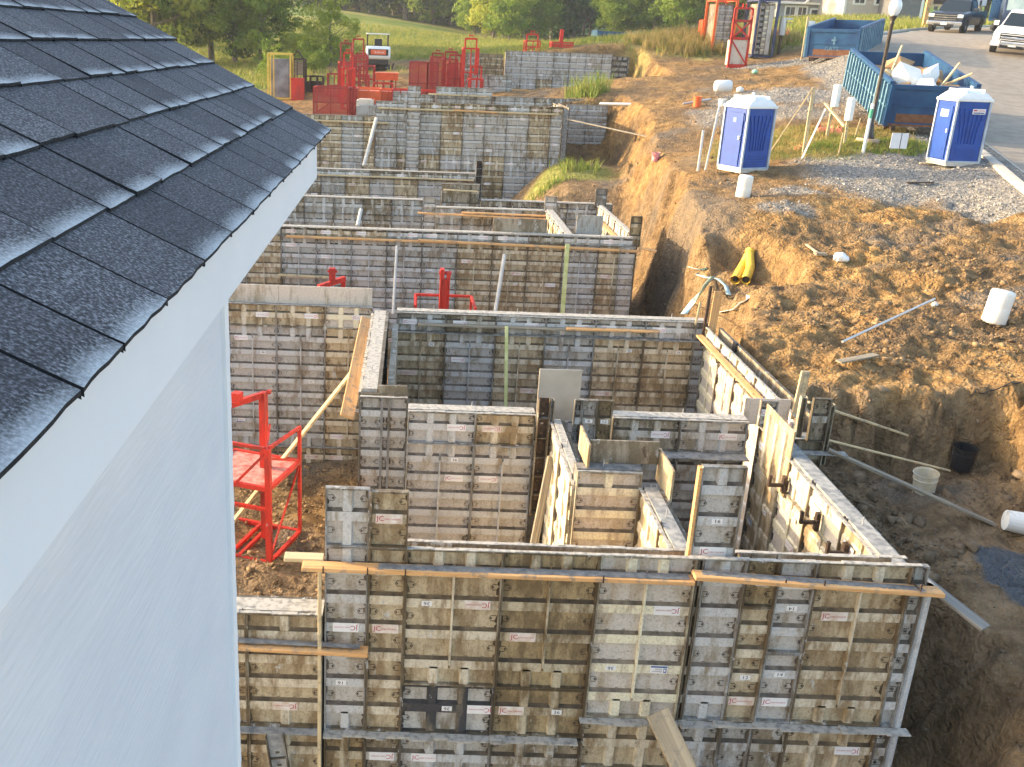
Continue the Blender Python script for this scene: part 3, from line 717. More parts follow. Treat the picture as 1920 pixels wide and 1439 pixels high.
for i, (a, b_) in enumerate(zip(X[:-1], X[1:])):
    st = ['brown', 'old', 'slate', 'old', 'tan', 'old', 'slate', 'slate', 'old', 'tan', 'slate'][i]
    zt = -6.58 if i < 4 else -6.32
    if b_-a > .05: fp(b_-a-.004, .58, st, a+.002, zt-.60, stickers=.3)
    if b_-a > .05: fp(b_-a-.004, zt-.62+8.0, wr.choice(['old', 'slate', 'tan']), a+.002, -8.0, stickers=.2)
mb = MB(); mb.box(0, 5.66, .06, .275, .02, 3.18, 0); mb.build('poured_concrete', m_concd, root)
def inner_form(rt, x0, x1, y, z0, z1):
    mb = MB(); n = max(1, int((x1-x0)/.914+.5))
    for k in range(n):
        a, b_ = x0+(x1-x0)*k/n+.002, x0+(x1-x0)*(k+1)/n-.002
        mb.box(a, b_, y, y+.008, z0, z1, 0); mb.box(a, b_, y+.01, y+.055, z1-.012, z1, 1)
        mb.box(a, a+.012, y+.01, y+.054, z0, z1-.013, 1); mb.box(b_-.012, b_, y+.01, y+.054, z0, z1-.013, 1)
    mb.build('inner_form', [PM['old'][0], PM['old'][2]], rt)
inner_form(root, 0, 3.45, .28, 0, 3.42); inner_form(root, 3.98, 5.45, .28, 0, 3.42)
q = random.Random(4)
for x0, x1, zz in ((0, 2.54, 1.42), (2.54, 5.80, 1.68)):
    lm = MB(); u = x0
    while u < x1:
        du = min(q.uniform(.06, .25), x1-u); lm.box(u, u+du, -.105+q.uniform(-.01, .035), .004, zz-.008, zz+q.uniform(.004, .022), 0); u += du
    lm.build('footing_ledge', m_concl, root)
lm = MB(); u = 0
for y0 in (0.0, .285):
    u = 0 if y0 == 0 else 0
    while u < 5.6:
        du = q.uniform(.05, .25); lm.box(u, min(u+du, 5.6), y0+q.uniform(-.002, .008), y0+.05+q.uniform(-.01, .01), (3.5 if y0 == 0 else 3.422)+.0, (3.5 if y0 == 0 else 3.422)+q.uniform(.003, .010), 0); u += du
lm.build('cement_crust', m_concl, root)
# rounded corner form
mb = MB(); mb.tube([(5.72, .06, .0), (5.72, .06, 3.28)], .05, 12); mb.build('corner_form', PM['slate'][1], root)
mb = MB(); mb.box(5.50, 5.78, .0, .30, 3.22, 3.28); mb.build('corner_cap', m_conc, root)
def extra(label, w, h, st, x, y, z, rz=0, forced=None, back=False):
    r_ = empty('upright_form', (x, y, z), rz); tag(r_, label, 'form panel')
    me, hats = panel_mesh(w, h, st); f = link('panel_face', me, r_, (0, 0, 0))
    for k, xx, hi, fl in (forced or []): stick(f, k, xx*w, hats[min(hi, len(hats)-1)], fl)
    return r_
extra('grey sixteen inch panel standing upright at the left end above the long foreground wall', .41, .60, 'grey', -.70, 8.255, -4.498, forced=[])
extra('stained panel marked 14 standing above the foreground wall beside the tall grey one', .355, .58, 'tan', -.285, 8.255, -4.498, forced=[('jcold', .5, 0, False)])
r_ = extra('tall panel marked 16 standing upright near the middle of the foreground wall', .41, 1.12, 'grey', 2.76, 8.38, -4.73, forced=[('16', .5, 1, False), ('jc', .5, 0, False)])
mb = MB(); mb.box(-.03, -.002, -.05, .02, 0, 1.1); mb.build('edge_board', m_wood, r_)

wall('low formwork wall with a pale concrete top beside the white house', 'x', 8.2, -4.2, -.72, -5.25, [1.3, .6, .8], th=.22, styles=('tan', 'brown', 'old'), crust=m_concl, core=-5.24, ledge=[(-6.56, .1)], seed=3)
# interior of the first unit
wall('short formwork wall behind the sticker wall, columns 36 wide, left of the opening', 'x', 12.35, .05, 1.76, -4.70, [.45, 1.83, .92], styles=('grey', 'slate', 'tan'), core=-4.68, crust=m_concl, ledge=[(-5.16, .02)], seed=8, stickers=.9)
wall('pale topped wall with a wide blue grey ledge right of the inner opening', 'x', 12.35, 2.80, 4.62, -4.70, [.45, 2.75], styles=('slate', 'grey', 'old'), core=-4.68, crust=m_concl, ledge=[(-5.16, .22)], seed=5, stickers=.9)
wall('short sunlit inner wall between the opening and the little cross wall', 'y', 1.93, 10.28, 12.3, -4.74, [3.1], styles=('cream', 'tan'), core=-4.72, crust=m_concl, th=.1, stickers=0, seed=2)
w_ = wall('little cross wall of two brown columns inside the first unit', 'x', 10.22, 1.98, 2.72, -4.55, [3.3], styles=('tan', 'cream'), core=-4.53, crust=m_concd, th=.16, widths=[.74], seed=9, stickers=0)  # paler panel styles stand in for bounce light on these brown columns
for z_, k_, x_ in ((-5.8, '14', .44), (-5.75, 'jcold', .15)): stick(w_, k_, x_, z_+7.85, False, y=.014)
wall('narrow wall with a fresh grey concrete top reaching towards the tall 16 panel', 'y', 2.68, 8.62, 10.2, -4.72, [3.1], styles=('cream', 'tan'), core=-4.70, crust=m_conc, th=.16, stickers=0, seed=12)
def slab(name, label, cat, x0, x1, y0, y1, z0, z1, mat, parent=None):
    mb = MB(); mb.box(0, x1-x0, 0, y1-y0, 0, z1-z0); o = mb.build(name, mat, loc=(x0, y0, z0)); bevel(o, .004); tag(o, label, cat); return o
slab('filler_panel', 'smooth cement streaked filler board behind the little cross wall', 'form board', 2.15, 2.95, 10.50, 10.53, -4.55, -4.27, PM['old'][0])
slab('filler_panel', 'upright flange board along the right of the fresh concrete top', 'form board', 2.955, 2.985, 9.9, 10.55, -4.75, -4.36, PM['tan'][0])
slab('filler_panel', 'small sunlit board standing at the left of the cross wall', 'form board', 2.09, 2.12, 10.3, 10.9, -4.55, -4.25, PM['tan'][0])
slab('plywood_sheet', 'square pale plywood sheet standing behind the inner opening', 'plywood sheet', 1.82, 2.40, 12.75, 12.77, -4.9, -4.17, simple('pale form ply', (.36, .32, .26), (.46, .41, .34), 3, .6, 0, .05))
for x, w_, st, nn, lb in ((2.24, .10, 'slate', None, 'slim four inch filler form at the left of the three in the opening'), (2.345, .20, 'grey', '8', 'grey eight inch form with dark blotches in the middle of the opening'), (2.55, .20, 'brown', '12', 'rusty brown form at the right side of the opening')):
    extra(lb, w_, .62, st, x, 12.25, -5.02, forced=[(nn, .5, 0, False)] if nn else [])
def channel(label, x, y, z0, z1, w, d, mat1, mat2):
    mb = MB(); h = z1-z0
    mb.box(0, w, d-.01, d, 0, h, 0)
    mb.box(-.012, 0, 0, d, 0, h, 1); mb.box(w, w+.012, 0, d, 0, h, 1)
    for k in range(int(h/.28)+1): mb.box(0, w, .02, d-.01, min(k*.28, h-.01), min(k*.28, h-.01)+.01, 1)
    for k in range(int(h/.14)): mb.box(w*.35, w*.6, d-.016, d-.01, k*.14+.05, k*.14+.07, 1)
    o = mb.build('channel_form', [mat1, mat2], loc=(x, y, z0)); tag(o, label, 'channel form'); return o
channel('tall rusty brown channel form at the left side of the inner opening', 1.78, 12.2, -6.1, -4.42, .13, .10, m_steel, PM['tan'][2])
channel('pale upright channel next to the rusty one in the opening', 1.93, 12.2, -7.9, -4.42, .035, .10, PM['slate'][1], PM['cream'][2])
wall('end block of narrow panels marked 12 and 8 at the near end of the pale bridge wall', 'x', 12.85, -.62, .04, -4.70, [3.2], styles=('slate', 'grey'), widths=[.305, .10, .26], core=-4.9, th=.1, seed=6, stickers=.9, crust=m_concd)
wall('bridge wall with a broad whitish concrete top running towards the back wall', 'y', -.66, 13.1, 17.35, -4.72, [3.2], styles=('slate', 'grey'), core=-4.66, th=.21, crust=m_concl, seed=7, backtop=-4.66)
mb = MB(); mb.box(0, .1, 0, 3.6, 0, 3.1); tag(mb.build('filler_panel', PM['old'][0], loc=(-.26, 13.4, -7.9)), 'dark narrow infill strip along the right side of the pale bridge wall', 'form board')
slab('form_board', 'small dark board standing on the end of the bridge wall', 'form board', -.37, .03, 13.02, 13.05, -4.72, -4.58, PM['old'][0])
wall('warm lit back wall of the left bay with smooth upper sheets behind it', 'x', 17.8, -5.2, -.66, -4.74, [.42, 2.44, .42], styles=('tan', 'pink', 'cream'), core=-4.76, crust=m_concd, ledge=[(-7.58, .03)], seed=13, stickers=.9)
for k, x in enumerate((-3.9, -2.43, -1.55)):
    slab('form_sheet', ('left', 'middle', 'right')[k]+' one of three smooth tan sheets standing along the top of the left back wall', 'form sheet', x, x+(1.465 if k == 0 else .875), 18.0, 18.03, -4.9, -4.42, PM['pink'][0])
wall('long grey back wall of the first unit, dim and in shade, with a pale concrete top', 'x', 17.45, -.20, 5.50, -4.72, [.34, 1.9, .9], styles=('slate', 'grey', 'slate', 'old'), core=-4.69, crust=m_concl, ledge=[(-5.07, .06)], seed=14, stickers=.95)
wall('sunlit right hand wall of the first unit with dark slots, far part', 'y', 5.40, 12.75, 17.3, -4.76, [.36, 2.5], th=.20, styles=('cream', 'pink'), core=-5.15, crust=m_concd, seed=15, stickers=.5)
wall('sunlit right hand wall with a wide grey concrete top, near part', 'y', 4.74, 8.55, 12.35, -4.74, [.42, 1.8, .9], th=.19, styles=('cream', 'tan'), core=-4.70, crust=m_conc, seed=16, stickers=.5)
wall('short jog wall joining the two right hand walls', 'x', 12.45, 4.98, 5.72, -4.95, [2.9], styles=('slate', 'old'), core=-4.95, crust=m_conc, seed=17, widths=[.37], stickers=0)
slab('form_ledge', 'flat cement covered ledge plate sticking out at the jog', 'form ledge', 5.1, 6.0, 12.3, 12.44, -5.12, -5.10, m_conc)
extra('upright panel end standing at the corner of the jog', .24, .62, 'old', 5.44, 12.42, -4.95, forced=[])
channel('narrow channel form standing beside the jog panel', 5.34, 12.5, -4.95, -4.36, .06, .08, PM['tan'][0], PM['cream'][2])
channel('slim channel form at the outer edge of the jog', 5.70, 12.4, -5.3, -4.42, .04, .08, PM['tan'][0], PM['cream'][2])
slab('form_board', 'smooth grey board standing across the top of the right hand wall', 'form board', 4.74, 5.38, 12.95, 12.975, -4.95, -4.56, PM['pink'][0])
extra('small panel with a white sticker standing at the inner jog corner', .23, .36, 'pink', 4.72, 12.35, -4.72, forced=[('jc', .5, 0, False)])
o = slab('flange_board', 'sunlit ribbed board standing up along the near right hand wall', 'form board', 4.755, 4.775, 11.2, 12.2, -5.25, -4.36, PM['tan'][0])
for k in range(3):
    mb = MB(); mb.prism([(.2+k*.3-.05, 0), (.2+k*.3-.035, -.03), (.2+k*.3+.035, -.03), (.2+k*.3+.05, 0)], .08, .8, 0, 'z')
    r2 = mb.build('rib', PM['tan'][1], o, rot=(0, 0, -math.pi/2), loc=(0, 1.0, 0))
# brackets on the inside of the right hand wall
for k, (y, z) in enumerate(((11.15, -5.05), (10.1, -5.02), (9.35, -5.0))):
    mb = MB(); mb.box(-.20, 0, -.02, .02, -.02, .02); mb.box(-.21, -.18, -.022, .022, -.02, .13); mb.box(-.035, .01, -.035, .035, -.10, .12); mb.tube([(-.02, -.05, .03), (-.02, .05, .03)], .018, 8)
    tag(mb.build('wall_bracket', m_steel, loc=(4.73, y, z)), ('farthest', 'middle', 'nearest')[k]+' of three dark scaffold brackets on the inside of the sunlit right hand wall', 'bracket', 'dark brackets on the right hand wall')
for k, y in enumerate((17.0, 16.0, 15.0, 14.1)):
    mb = MB(); mb.box(-.13, 0, -.012, .012, -.09, -.07); mb.box(-.135, -.12, -.014, .014, -.08, .04); mb.box(-.02, 0, -.02, .02, -.1, .03)
    tag(mb.build('board_bracket', m_steel, loc=(5.395, y, -4.93)), 'small dark bracket holding the plank on the far right hand wall', 'bracket', 'plank brackets')
# --- second unit
wall('long formwork wall behind the red masts, second unit front', 'x', 25.3, -7.0, 5.75, -4.66, [.22, 2.44, .6], styles=('grey', 'grey', 'tan', 'slate', 'old'), core=-4.64, crust=m_concl, seed=22, stickers=.95)
extra('whitish end panel at the right end of the second unit front wall', .40, 2.44, 'grey', 5.42, 25.27, -7.3, forced=[])
wall('left rear wall of the second unit with a pale top', 'x', 30.9, -7.0, .35, -4.72, [.5, 2.2], styles=('grey', 'slate', 'old'), core=-4.70, crust=m_concl, seed=23, stickers=.4)
wall('middle rear wall of the second unit carrying planks', 'x', 29.6, .62, 3.95, -4.72, [.5, 2.2], styles=('old', 'tan', 'slate'), core=-4.70, crust=m_concl, seed=24, stickers=.3)
extra('narrow grey panel with two stickers where the second unit rear walls meet', .36, 1.6, 'grey', .36, 29.5, -6.0, forced=[('jc', .5, 3, False), ('14', .5, 2, False)])
wall('right rear wall of the second unit below the dirt pile', 'x', 31.3, 2.2, 6.35, -4.72, [.5, 2.2], styles=('slate', 'old'), core=-4.70, crust=m_concl, seed=25, stickers=.3)
wall('small raised pocket form between the rear walls of the second unit', 'x', 31.6, .95, 2.15, -4.28, [.9, 1.7], styles=('old', 'brown'), core=-4.5, crust=m_concd, seed=26, stickers=0)
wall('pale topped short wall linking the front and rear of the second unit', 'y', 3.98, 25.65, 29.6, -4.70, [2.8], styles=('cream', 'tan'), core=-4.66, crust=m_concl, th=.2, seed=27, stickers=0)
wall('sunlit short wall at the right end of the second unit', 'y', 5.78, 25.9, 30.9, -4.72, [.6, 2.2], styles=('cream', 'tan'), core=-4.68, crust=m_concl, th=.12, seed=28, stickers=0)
extra('plain grey upright panel on the right rear wall of the second unit', .36, .52, 'pink', 3.98, 29.7, -4.8, forced=[])
extra('single grey stub panel near the bank at the right rear wall', .36, .55, 'slate', 5.75, 31.2, -4.75, forced=[])
slab('form_board', 'stained board lying upright on the second unit front wall by the linking wall', 'form board', 2.15, 3.55, 25.62, 25.65, -4.85, -4.3, PM['old'][0])
slab('form_board', 'grey board upright right of the pale linking wall', 'form board', 4.4, 5.1, 26.2, 26.23, -4.85, -4.25, PM['slate'][0])
extra('dark narrow end form at the right end of the second unit', .30, .8, 'brown', 5.72, 25.75, -4.95, forced=[])
# --- third unit and the far walls
wall('wall with planks in front of the tall rear building form', 'x', 37.5, -8.0, 2.35, -4.68, [.3, .9, 1.6], styles=('slate', 'grey', 'old', 'tan'), core=-4.66, crust=m_concl, seed=31, stickers=.6)
channel('dark upright channel at the right end of the planked wall', 2.38, 37.4, -5.6, -4.2, .22, .2, m_steel, PM['slate'][2])
wall('lower left step of the tall rear form', 'x', 42.5, -7.6, -1.64, -3.08, [2.2, .6, 1.4], styles=('tan', 'grey', 'slate'), core=-3.15, seed=32, stickers=.6)
wall('tall rear formwork wall of brown and grey panels with a plank along its top', 'x', 42.5, -1.62, 6.15, -2.45, [.3, 1.8, .6, 1.7], styles=('tan', 'grey', 'brown', 'slate', 'grey'), core=-2.55, seed=33, stickers=.7)
extra('lone tall grey panel rising above the tall rear wall', .55, 4.2, 'grey', -.31, 42.44, -6.0, forced=[('jc', .5, 11, False)])
wall('stepped rear section right of the tall rear form, dark beside the bank', 'x', 46.4, 6.9, 8.75, -2.55, [1.9, .6], styles=('slate', 'grey'), core=-2.6, seed=34, stickers=0, crust=m_concd)
wall('right return of the tall rear form', 'y', 6.2, 42.9, 46.3, -2.5, [2.2], styles=('slate', 'old'), core=-2.6, seed=36, stickers=0)
wall('rearmost low wall line behind the tall rear form', 'x', 47.3, .95, 8.6, -2.35, [.55, .9], styles=('old', 'slate', 'grey'), core=-2.4, seed=35, stickers=0)
wall('left piece of the rearmost low wall line, near the red cages', 'x', 46.6, .95, 3.5, -1.98, [.5, 1.5], styles=('grey', 'slate'), core=-2.1, seed=38, stickers=0)
wall('short low wall just left of the rearmost pieces, behind the lone tall panel', 'x', 46.0, -1.0, .9, -2.32, [.4, .9], styles=('grey', 'slate'), core=-2.4, seed=42, stickers=0)
wall('far grey formwork wall below the red masts', 'x', 59, 5.05, 11.1, -.42, [1.5, .6], styles=('grey', 'slate', 'grey'), core=-.5, seed=37, stickers=.5)
wall('dark right return of the far grey formwork wall', 'x', 59.6, 11.2, 12.2, -.55, [2.0], styles=('dark', 'slate'), core=-.6, seed=39, stickers=0)
wall('dark left part of the far grey formwork wall', 'x', 58.6, 2.7, 4.9, -.62, [2.0], styles=('brown', 'old'), core=-.7, seed=40, stickers=0)
wall('low grey stub wall between the cages and the far wall', 'x', 52.5, 2.8, 4.9, -1.6, [1.2], styles=('slate', 'grey'), core=-1.7, seed=41, stickers=0)

# ------------------------------------------------------------------ planks, poles, posts
m_woodb = wood('muddy broad lumber', (.26, .19, .11), (.52, .40, .25), 2)
def plank(label, a, b, w, t, mat, name='plank', cat='plank', up=(0, 0, 1), group=None):
    a = Vector(a); b = Vector(b); c = (a+b)/2; mb = MB(); L = (b-a).length
    mb.box(-L/2, L/2, -w/2, w/2, -t/2, t/2); d = (b-a).normalized(); u = Vector(up)
    y = u.cross(d).normalized(); z = d.cross(y)
    o = mb.build(name, mat); o.matrix_world = Matrix.Translation(c) @ Matrix((d, y, z)).transposed().to_4x4()
    bevel(o, .004); tag(o, label, cat, group); return o
def pole(label, a, b, r, mat, name='pole', cat='pole', n=8):
    mb = MB(); a = Vector(a); b = Vector(b); mb.tube([Vector((0, 0, 0)), b-a], r, n); o = mb.build(name, mat, loc=a, smooth=False); tag(o, label, cat); return o
P1 = plank('orange plank with grey cement on top along the left half of the foreground wall', (-.90, 8.10, -4.655), (2.74, 8.10, -4.665), .145, .04, m_wood)
plank('orange plank along the right half of the foreground wall, ending past the corner', (2.73, 8.08, -4.60), (5.06, 8.10, -4.705), .145, .04, m_wood)
plank('lower orange plank running from the white house to the foreground wall', (-2.3, 8.10, -5.52), (-.27, 8.09, -5.56), .145, .04, m_wood)
for k, x in enumerate((-.70, -.29, .06, 1.89, 2.80, 3.57, 3.93, 4.82)):
    mb = MB(); mb.box(-.006, .006, -.17, 0, -.03, -.018); mb.box(-.006, .006, -.178, -.165, -.03, .045); mb.box(-.006, .006, -.01, 0, -.1, .02)
    tag(mb.build('plank_hook', m_steel, loc=(x, 8.2, -4.655 if x < 2.7 else -4.63)), 'thin rusty hook holding the foreground plank', 'hook', 'hooks under the foreground planks')
def patch(label, x0, x1, y0, y1, z, seed, mat=m_concd):
    # lumpy film of cement lying on a plank
    q = np.random.default_rng(seed); nx_, ny_ = int((x1-x0)/.03), 6; mb = MB()
    for j in range(ny_+1):
        for i in range(nx_+1):
            e = 1 if 0 < j < ny_ and 0 < i < nx_ else 0
            mb.v.append((x0+(x1-x0)*i/nx_, y0+(y1-y0)*j/ny_+q.normal(0, .004), z(x0+(x1-x0)*i/nx_)+e*(.003+abs(q.normal(0, .004)))))
    for j in range(ny_):
        for i in range(nx_): a = j*(nx_+1)+i; mb.f.append((a, a+1, a+nx_+2, a+nx_+1)); mb.m.append(0)
    tag(mb.build('cement_spill', mat, smooth=True), label, 'cement')
patch('grey cement film lying on the left foreground plank', -.2, 2.70, 8.06, 8.165, lambda x: -4.638, 2)
patch('lumpy grey cement on the right foreground plank', 2.80, 4.9, 8.055, 8.155, lambda x: -4.582-.045*(x-2.73), 3)
patch('grey cement dropped on the lower plank by the house', -1.6, -.35, 8.07, 8.15, lambda x: -5.502-.02*(x+.9), 4)
plank('orange board leaning flat along the left side of the bridge wall', (-.74, 17.2, -4.78), (-.80, 12.9, -5.02), .20, .04, m_wood, up=(.35, 0, 1))
plank('short orange block beside the end block', (-.66, 12.6, -6.2), (-.42, 12.62, -6.2), .1, .28, m_wood, 'lumber_block', 'block')
plank('plank along the sunlit far right hand wall', (5.30, 17.25, -4.90), (5.31, 13.0, -4.92), .12, .035, m_wood)
plank('dirty plank on the shaded back wall of the first unit', (.2, 17.36, -4.90), (3.7, 17.36, -4.9), .13, .035, m_woodg)
plank('orange plank at the right end of the shaded back wall', (2.9, 17.34, -4.88), (4.6, 17.36, -4.88), .13, .035, m_wood)
plank('long orange plank along the second unit front wall', (-3.2, 25.2, -4.88), (1.5, 25.2, -4.9), .14, .045, m_wood)
plank('second long plank carrying on along the second unit front wall', (.2, 25.16, -4.86), (5.9, 25.2, -4.96), .14, .045, m_wood)
plank('short old plank on the left of the second unit front wall', (-3.4, 25.2, -5.9), (-2.1, 25.2, -5.92), .13, .04, m_woodp)
plank('orange plank on the middle rear wall of the second unit', (.2, 29.4, -4.86), (4.05, 29.4, -4.92), .14, .045, m_wood)
plank('upper orange plank on the middle rear wall of the second unit', (1.5, 29.48, -4.82), (4.3, 29.48, -4.84), .14, .045, m_wood)
plank('pale plank in the small raised pocket form', (1.0, 31.5, -4.45), (2.1, 31.5, -4.47), .13, .04, m_woodp)
plank('sunlit plank on the short wall at the right end of the second unit', (5.66, 30.2, -4.95), (5.68, 26.0, -4.98), .14, .04, m_wood)
plank('stub of plank past the right end of the second unit', (5.9, 25.3, -4.9), (6.35, 25.2, -4.95), .14, .05, m_wood)
plank('plank on the wall in front of the tall rear form', (-4, 37.4, -4.88), (2.3, 37.4, -4.9), .14, .05, m_woodp)
plank('plank along the top of the tall rear form', (-1.5, 42.4, -2.72), (6.0, 42.4, -2.74), .15, .06, m_woodp)
plank('short orange plank on the tall rear form', (1.6, 42.36, -2.7), (3.4, 42.36, -2.74), .15, .06, m_wood)
plank('plank on the lower left step of the rear form', (-4.2, 42.4, -3.3), (-1.0, 42.4, -3.32), .15, .06, m_woodp)
plank('second plank on the left part of the rearmost wall', (.6, 46.5, -2.3), (3.4, 46.5, -2.32), .15, .06, m_woodp)
plank('broad muddy plank leaning up against the foreground wall footing', at(1232, 1336, 8.05), at(1310, 1500, 7.55), .235, .05, m_woodb, up=(0, -.8, .6))
plank('thin yellow lath standing along the left edge of the foreground wall', (-.74, 8.12, -4.66), (-.72, 7.95, -7.6), .035, .02, m_woodp, 'lath', 'lath', up=(0, 1, 0))
plank('stub of lumber lying behind the low wall next to the lath', (-1.15, 8.75, -4.93), (-.76, 8.75, -4.93), .14, .04, m_woodp)
plank('long pale timber brace leaning across the left bay to the bridge wall', (-.92, 15.8, -5.35), (-3.0, 13.9, -7.75), .075, .045, m_woodp, 'timber_brace', 'brace')
plank('weathered timber brace slanting up in the inner opening', (1.55, 10.6, -6.3), (1.94, 11.9, -5.1), .10, .04, m_woodg, 'timber_brace', 'brace', up=(0, 1, .3))
plank('old board spanning the trench from the right hand wall to the bank', (5.75, 12.35, -5.05), (8.05, 12.1, -5.95), .12, .035, m_woodg)
plank('pale lath beside the old board across the trench', (5.8, 12.6, -5.0), (8.0, 13.3, -5.70), .045, .025, m_woodp)
plank('upper yellowish plank reaching from the jog to the shaded terrace', (5.85, 13.5, -4.78), (7.7, 14.0, -5.45), .07, .03, m_woodp)
plank('cement covered board end poking past the foreground corner', (4.98, 8.55, -4.72), (5.42, 7.9, -4.95), .14, .035, m_woodo)
plank('tall fresh board standing upright on the right hand wall top', (5.47, 12.95, -4.85), (5.50, 12.93, -4.13), .12, .04, m_woodp, 'upright_board', 'board', up=(0, 1, 0))
plank('orange board standing upright at the far end of the right hand wall', (5.52, 17.3, -4.95), (5.55, 17.3, -4.08), .145, .04, m_wood, 'upright_board', 'board', up=(0, 1, 0))
plank('dark steel strip standing at the corner of the back wall', (5.40, 17.35, -4.95), (5.42, 17.35, -4.0), .05, .05, m_steel, 'steel_strip', 'strip', up=(0, 1, 0))
plank('pale slat standing left of the dark strip', (5.25, 17.4, -4.75), (5.29, 17.4, -4.32), .04, .02, m_woodp, 'slat', 'slat', up=(0, 1, 0))
plank('short reddish block on the wall behind the dark strip', (5.50, 17.6, -4.8), (5.52, 17.6, -4.38), .09, .04, m_wood, 'block', 'block', up=(0, 1, 0))
mb = MB(); mb.box(0, .05, 0, .16, 0, .16); mb.box(.05, .10, .02, .14, .02, .10)
tag(mb.build('gap_spacer', m_black, loc=(5.62, 16.2, -4.88)), 'black spacer block in the gap of the right hand wall', 'spacer')
def strap(label, pts, w, mat, name='webbing_strap'):
    # flat ribbon
    mb = MB(); n = len(pts)
    for i, p in enumerate(pts):
        d = Vector(pts[min(i+1, n-1)])-Vector(pts[max(i-1, 0)]); s_ = Vector((d.y, -d.x, 0)).normalized() if abs(d.x)+abs(d.y) > 1e-3 else Vector((1, 0, 0))
        s_ = (s_+Vector((0, 0, .25*math.sin(i*1.3)))).normalized()
        for k in (-1, 1): mb.v.append(tuple(Vector(p)+s_*w/2*k)); mb.v.append(tuple(Vector(p)+s_*w/2*k+Vector((0, 0, .008))))
    for i in range(n-1):
        a = i*4
        for q_ in ((0, 2, 6, 4), (1, 5, 7, 3), (0, 4, 5, 1), (2, 3, 7, 6)): mb.f.append(tuple(a+j for j in q_)); mb.m.append(0)
    tag(mb.build(name, mat, smooth=True), label, 'strap'); return mb
m_band = simple('yellow green band', (.45, .48, .16), (.62, .62, .3), 6, .6)
m_pole = simple('pale pole', (.50, .48, .44), (.62, .6, .55), 6, .6)
plank('yellow green band hanging down the second unit front wall', (4.02, 25.0, -4.8), (3.98, 24.6, -6.75), .11, .02, m_band, 'tension_band', 'band', up=(0, 1, 0))
plank('yellow green band hanging down the shaded back wall of the first unit', (1.80, 17.25, -4.85), (1.86, 16.6, -7.0), .06, .02, m_band, 'tension_band', 'band', up=(0, 1, 0))
pole('thin pale pole leaning on the second unit front wall, left one', at(744, 462, 25.0), at(737, 590, 24.2), .035, m_pole)
pole('thin pale pole leaning on the second unit front wall, right one', at(946, 478, 25.0), at(928, 590, 24.2), .05, m_pole)
pole('short pale pole leaning in the left rear bay of the second unit', at(677, 394, 30.6), at(670, 425, 29.9), .06, m_pole)
pole('thin pale pole leaning against the lower step of the rear form', at(706, 222, 42.2), at(682, 312, 41.0), .07, m_pole)
pole('grey pipe reaching from the rear form over to the bank', (8.3, 46.0, -2.45), (12.3, 42.5, -2.2), .07, m_galv)
plank('thin board slanting from the rear form down towards the bank', (6.3, 42.3, -2.9), (9.1, 39.0, -3.25), .12, .04, m_woodg)
plank('short board lying from the dig up to the bank behind the rear form', (9.3, 39.3, -3.35), (11.0, 41.0, -2.5), .10, .04, m_woodp)
# leaning channel pieces at the bottom left
channel('cement caked channel form leaning by the low wall footing', -1.08, 7.85, -7.6, -6.5, .16, .06, m_conc, PM['old'][2]).rotation_euler = (R(-8), R(-9), 0)
# ------------------------------------------------------------------ the house beside the camera
EX_, EZ_, RP = -.285, -.294, math.atan(.53)
m_roof, nt, b = newmat('asphalt shingle')
n1 = world_noise(nt, 240, 3); n2 = world_noise(nt, 14, 4)
c = ramp(nt, n1, [(.35, (.010, .010, .012)), (.50, (.050, .050, .058)), (.72, (.24, .24, .26))])
oi = attr(nt, 'tone'); mm = N(nt, 'ShaderNodeMix', data_type='RGBA', blend_type='MULTIPLY'); mm.inputs[0].default_value = 1
nt.links.new(c, mm.inputs[6]); nt.links.new(ramp(nt, oi, [(0, (.55, .55, .6)), (1, (1.25, 1.25, 1.25))]), mm.inputs[7])
# pale tone, strongest at the lower edge of the tabs
rs = N(nt, 'ShaderNodeMath', operation='MULTIPLY_ADD'); nt.links.new(n1, rs.inputs[0]); rs.inputs[1].default_value = .55
sub = N(nt, 'ShaderNodeMath', operation='ADD'); nt.links.new(attr(nt, 'edge_pale'), sub.inputs[0]); sub.inputs[1].default_value = -.28
nt.links.new(sub.outputs[0], rs.inputs[2])
c2 = mix(nt, ramp(nt, rs.outputs[0], [(.36, (0, 0, 0)), (.95, (.62, .62, .62))]), mm.outputs[2], (.60, .64, .66))
nt.links.new(c2, b.inputs['Base Color']); b.inputs['Roughness'].default_value = .8; bump(nt, b, n1, .6, .002)
m_edge = simple('shingle edge', (.008, .008, .009), (.02, .02, .022), 60, .9, 0, .5)
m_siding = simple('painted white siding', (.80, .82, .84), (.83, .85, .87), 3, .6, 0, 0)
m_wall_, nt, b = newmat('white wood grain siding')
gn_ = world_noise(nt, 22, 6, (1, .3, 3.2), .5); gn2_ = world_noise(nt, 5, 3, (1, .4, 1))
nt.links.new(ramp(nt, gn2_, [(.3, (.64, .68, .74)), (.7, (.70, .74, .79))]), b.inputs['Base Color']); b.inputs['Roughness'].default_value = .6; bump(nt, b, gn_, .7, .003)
house = empty('white_house', (EX_, -1, -8)); tag(house, 'white sided house at the left with a dark shingle roof, close to the camera', 'house')
H0 = Vector((EX_, -1, -8))
def rel(mbo):
    mbo.v = [(x-H0.x, y-H0.y, z-H0.z) for x, y, z in mbo.v]; return mbo
mb = MB(); tone = []; pale_vals = []
q = random.Random(5); ca, sa = math.cos(RP), math.sin(RP)
def rp(s, y, h=0): return (EX_-s*ca-h*sa*-1*0 - 0 + h*sa, y, EZ_+s*sa+h*ca)
E_ = .143; NC = 34
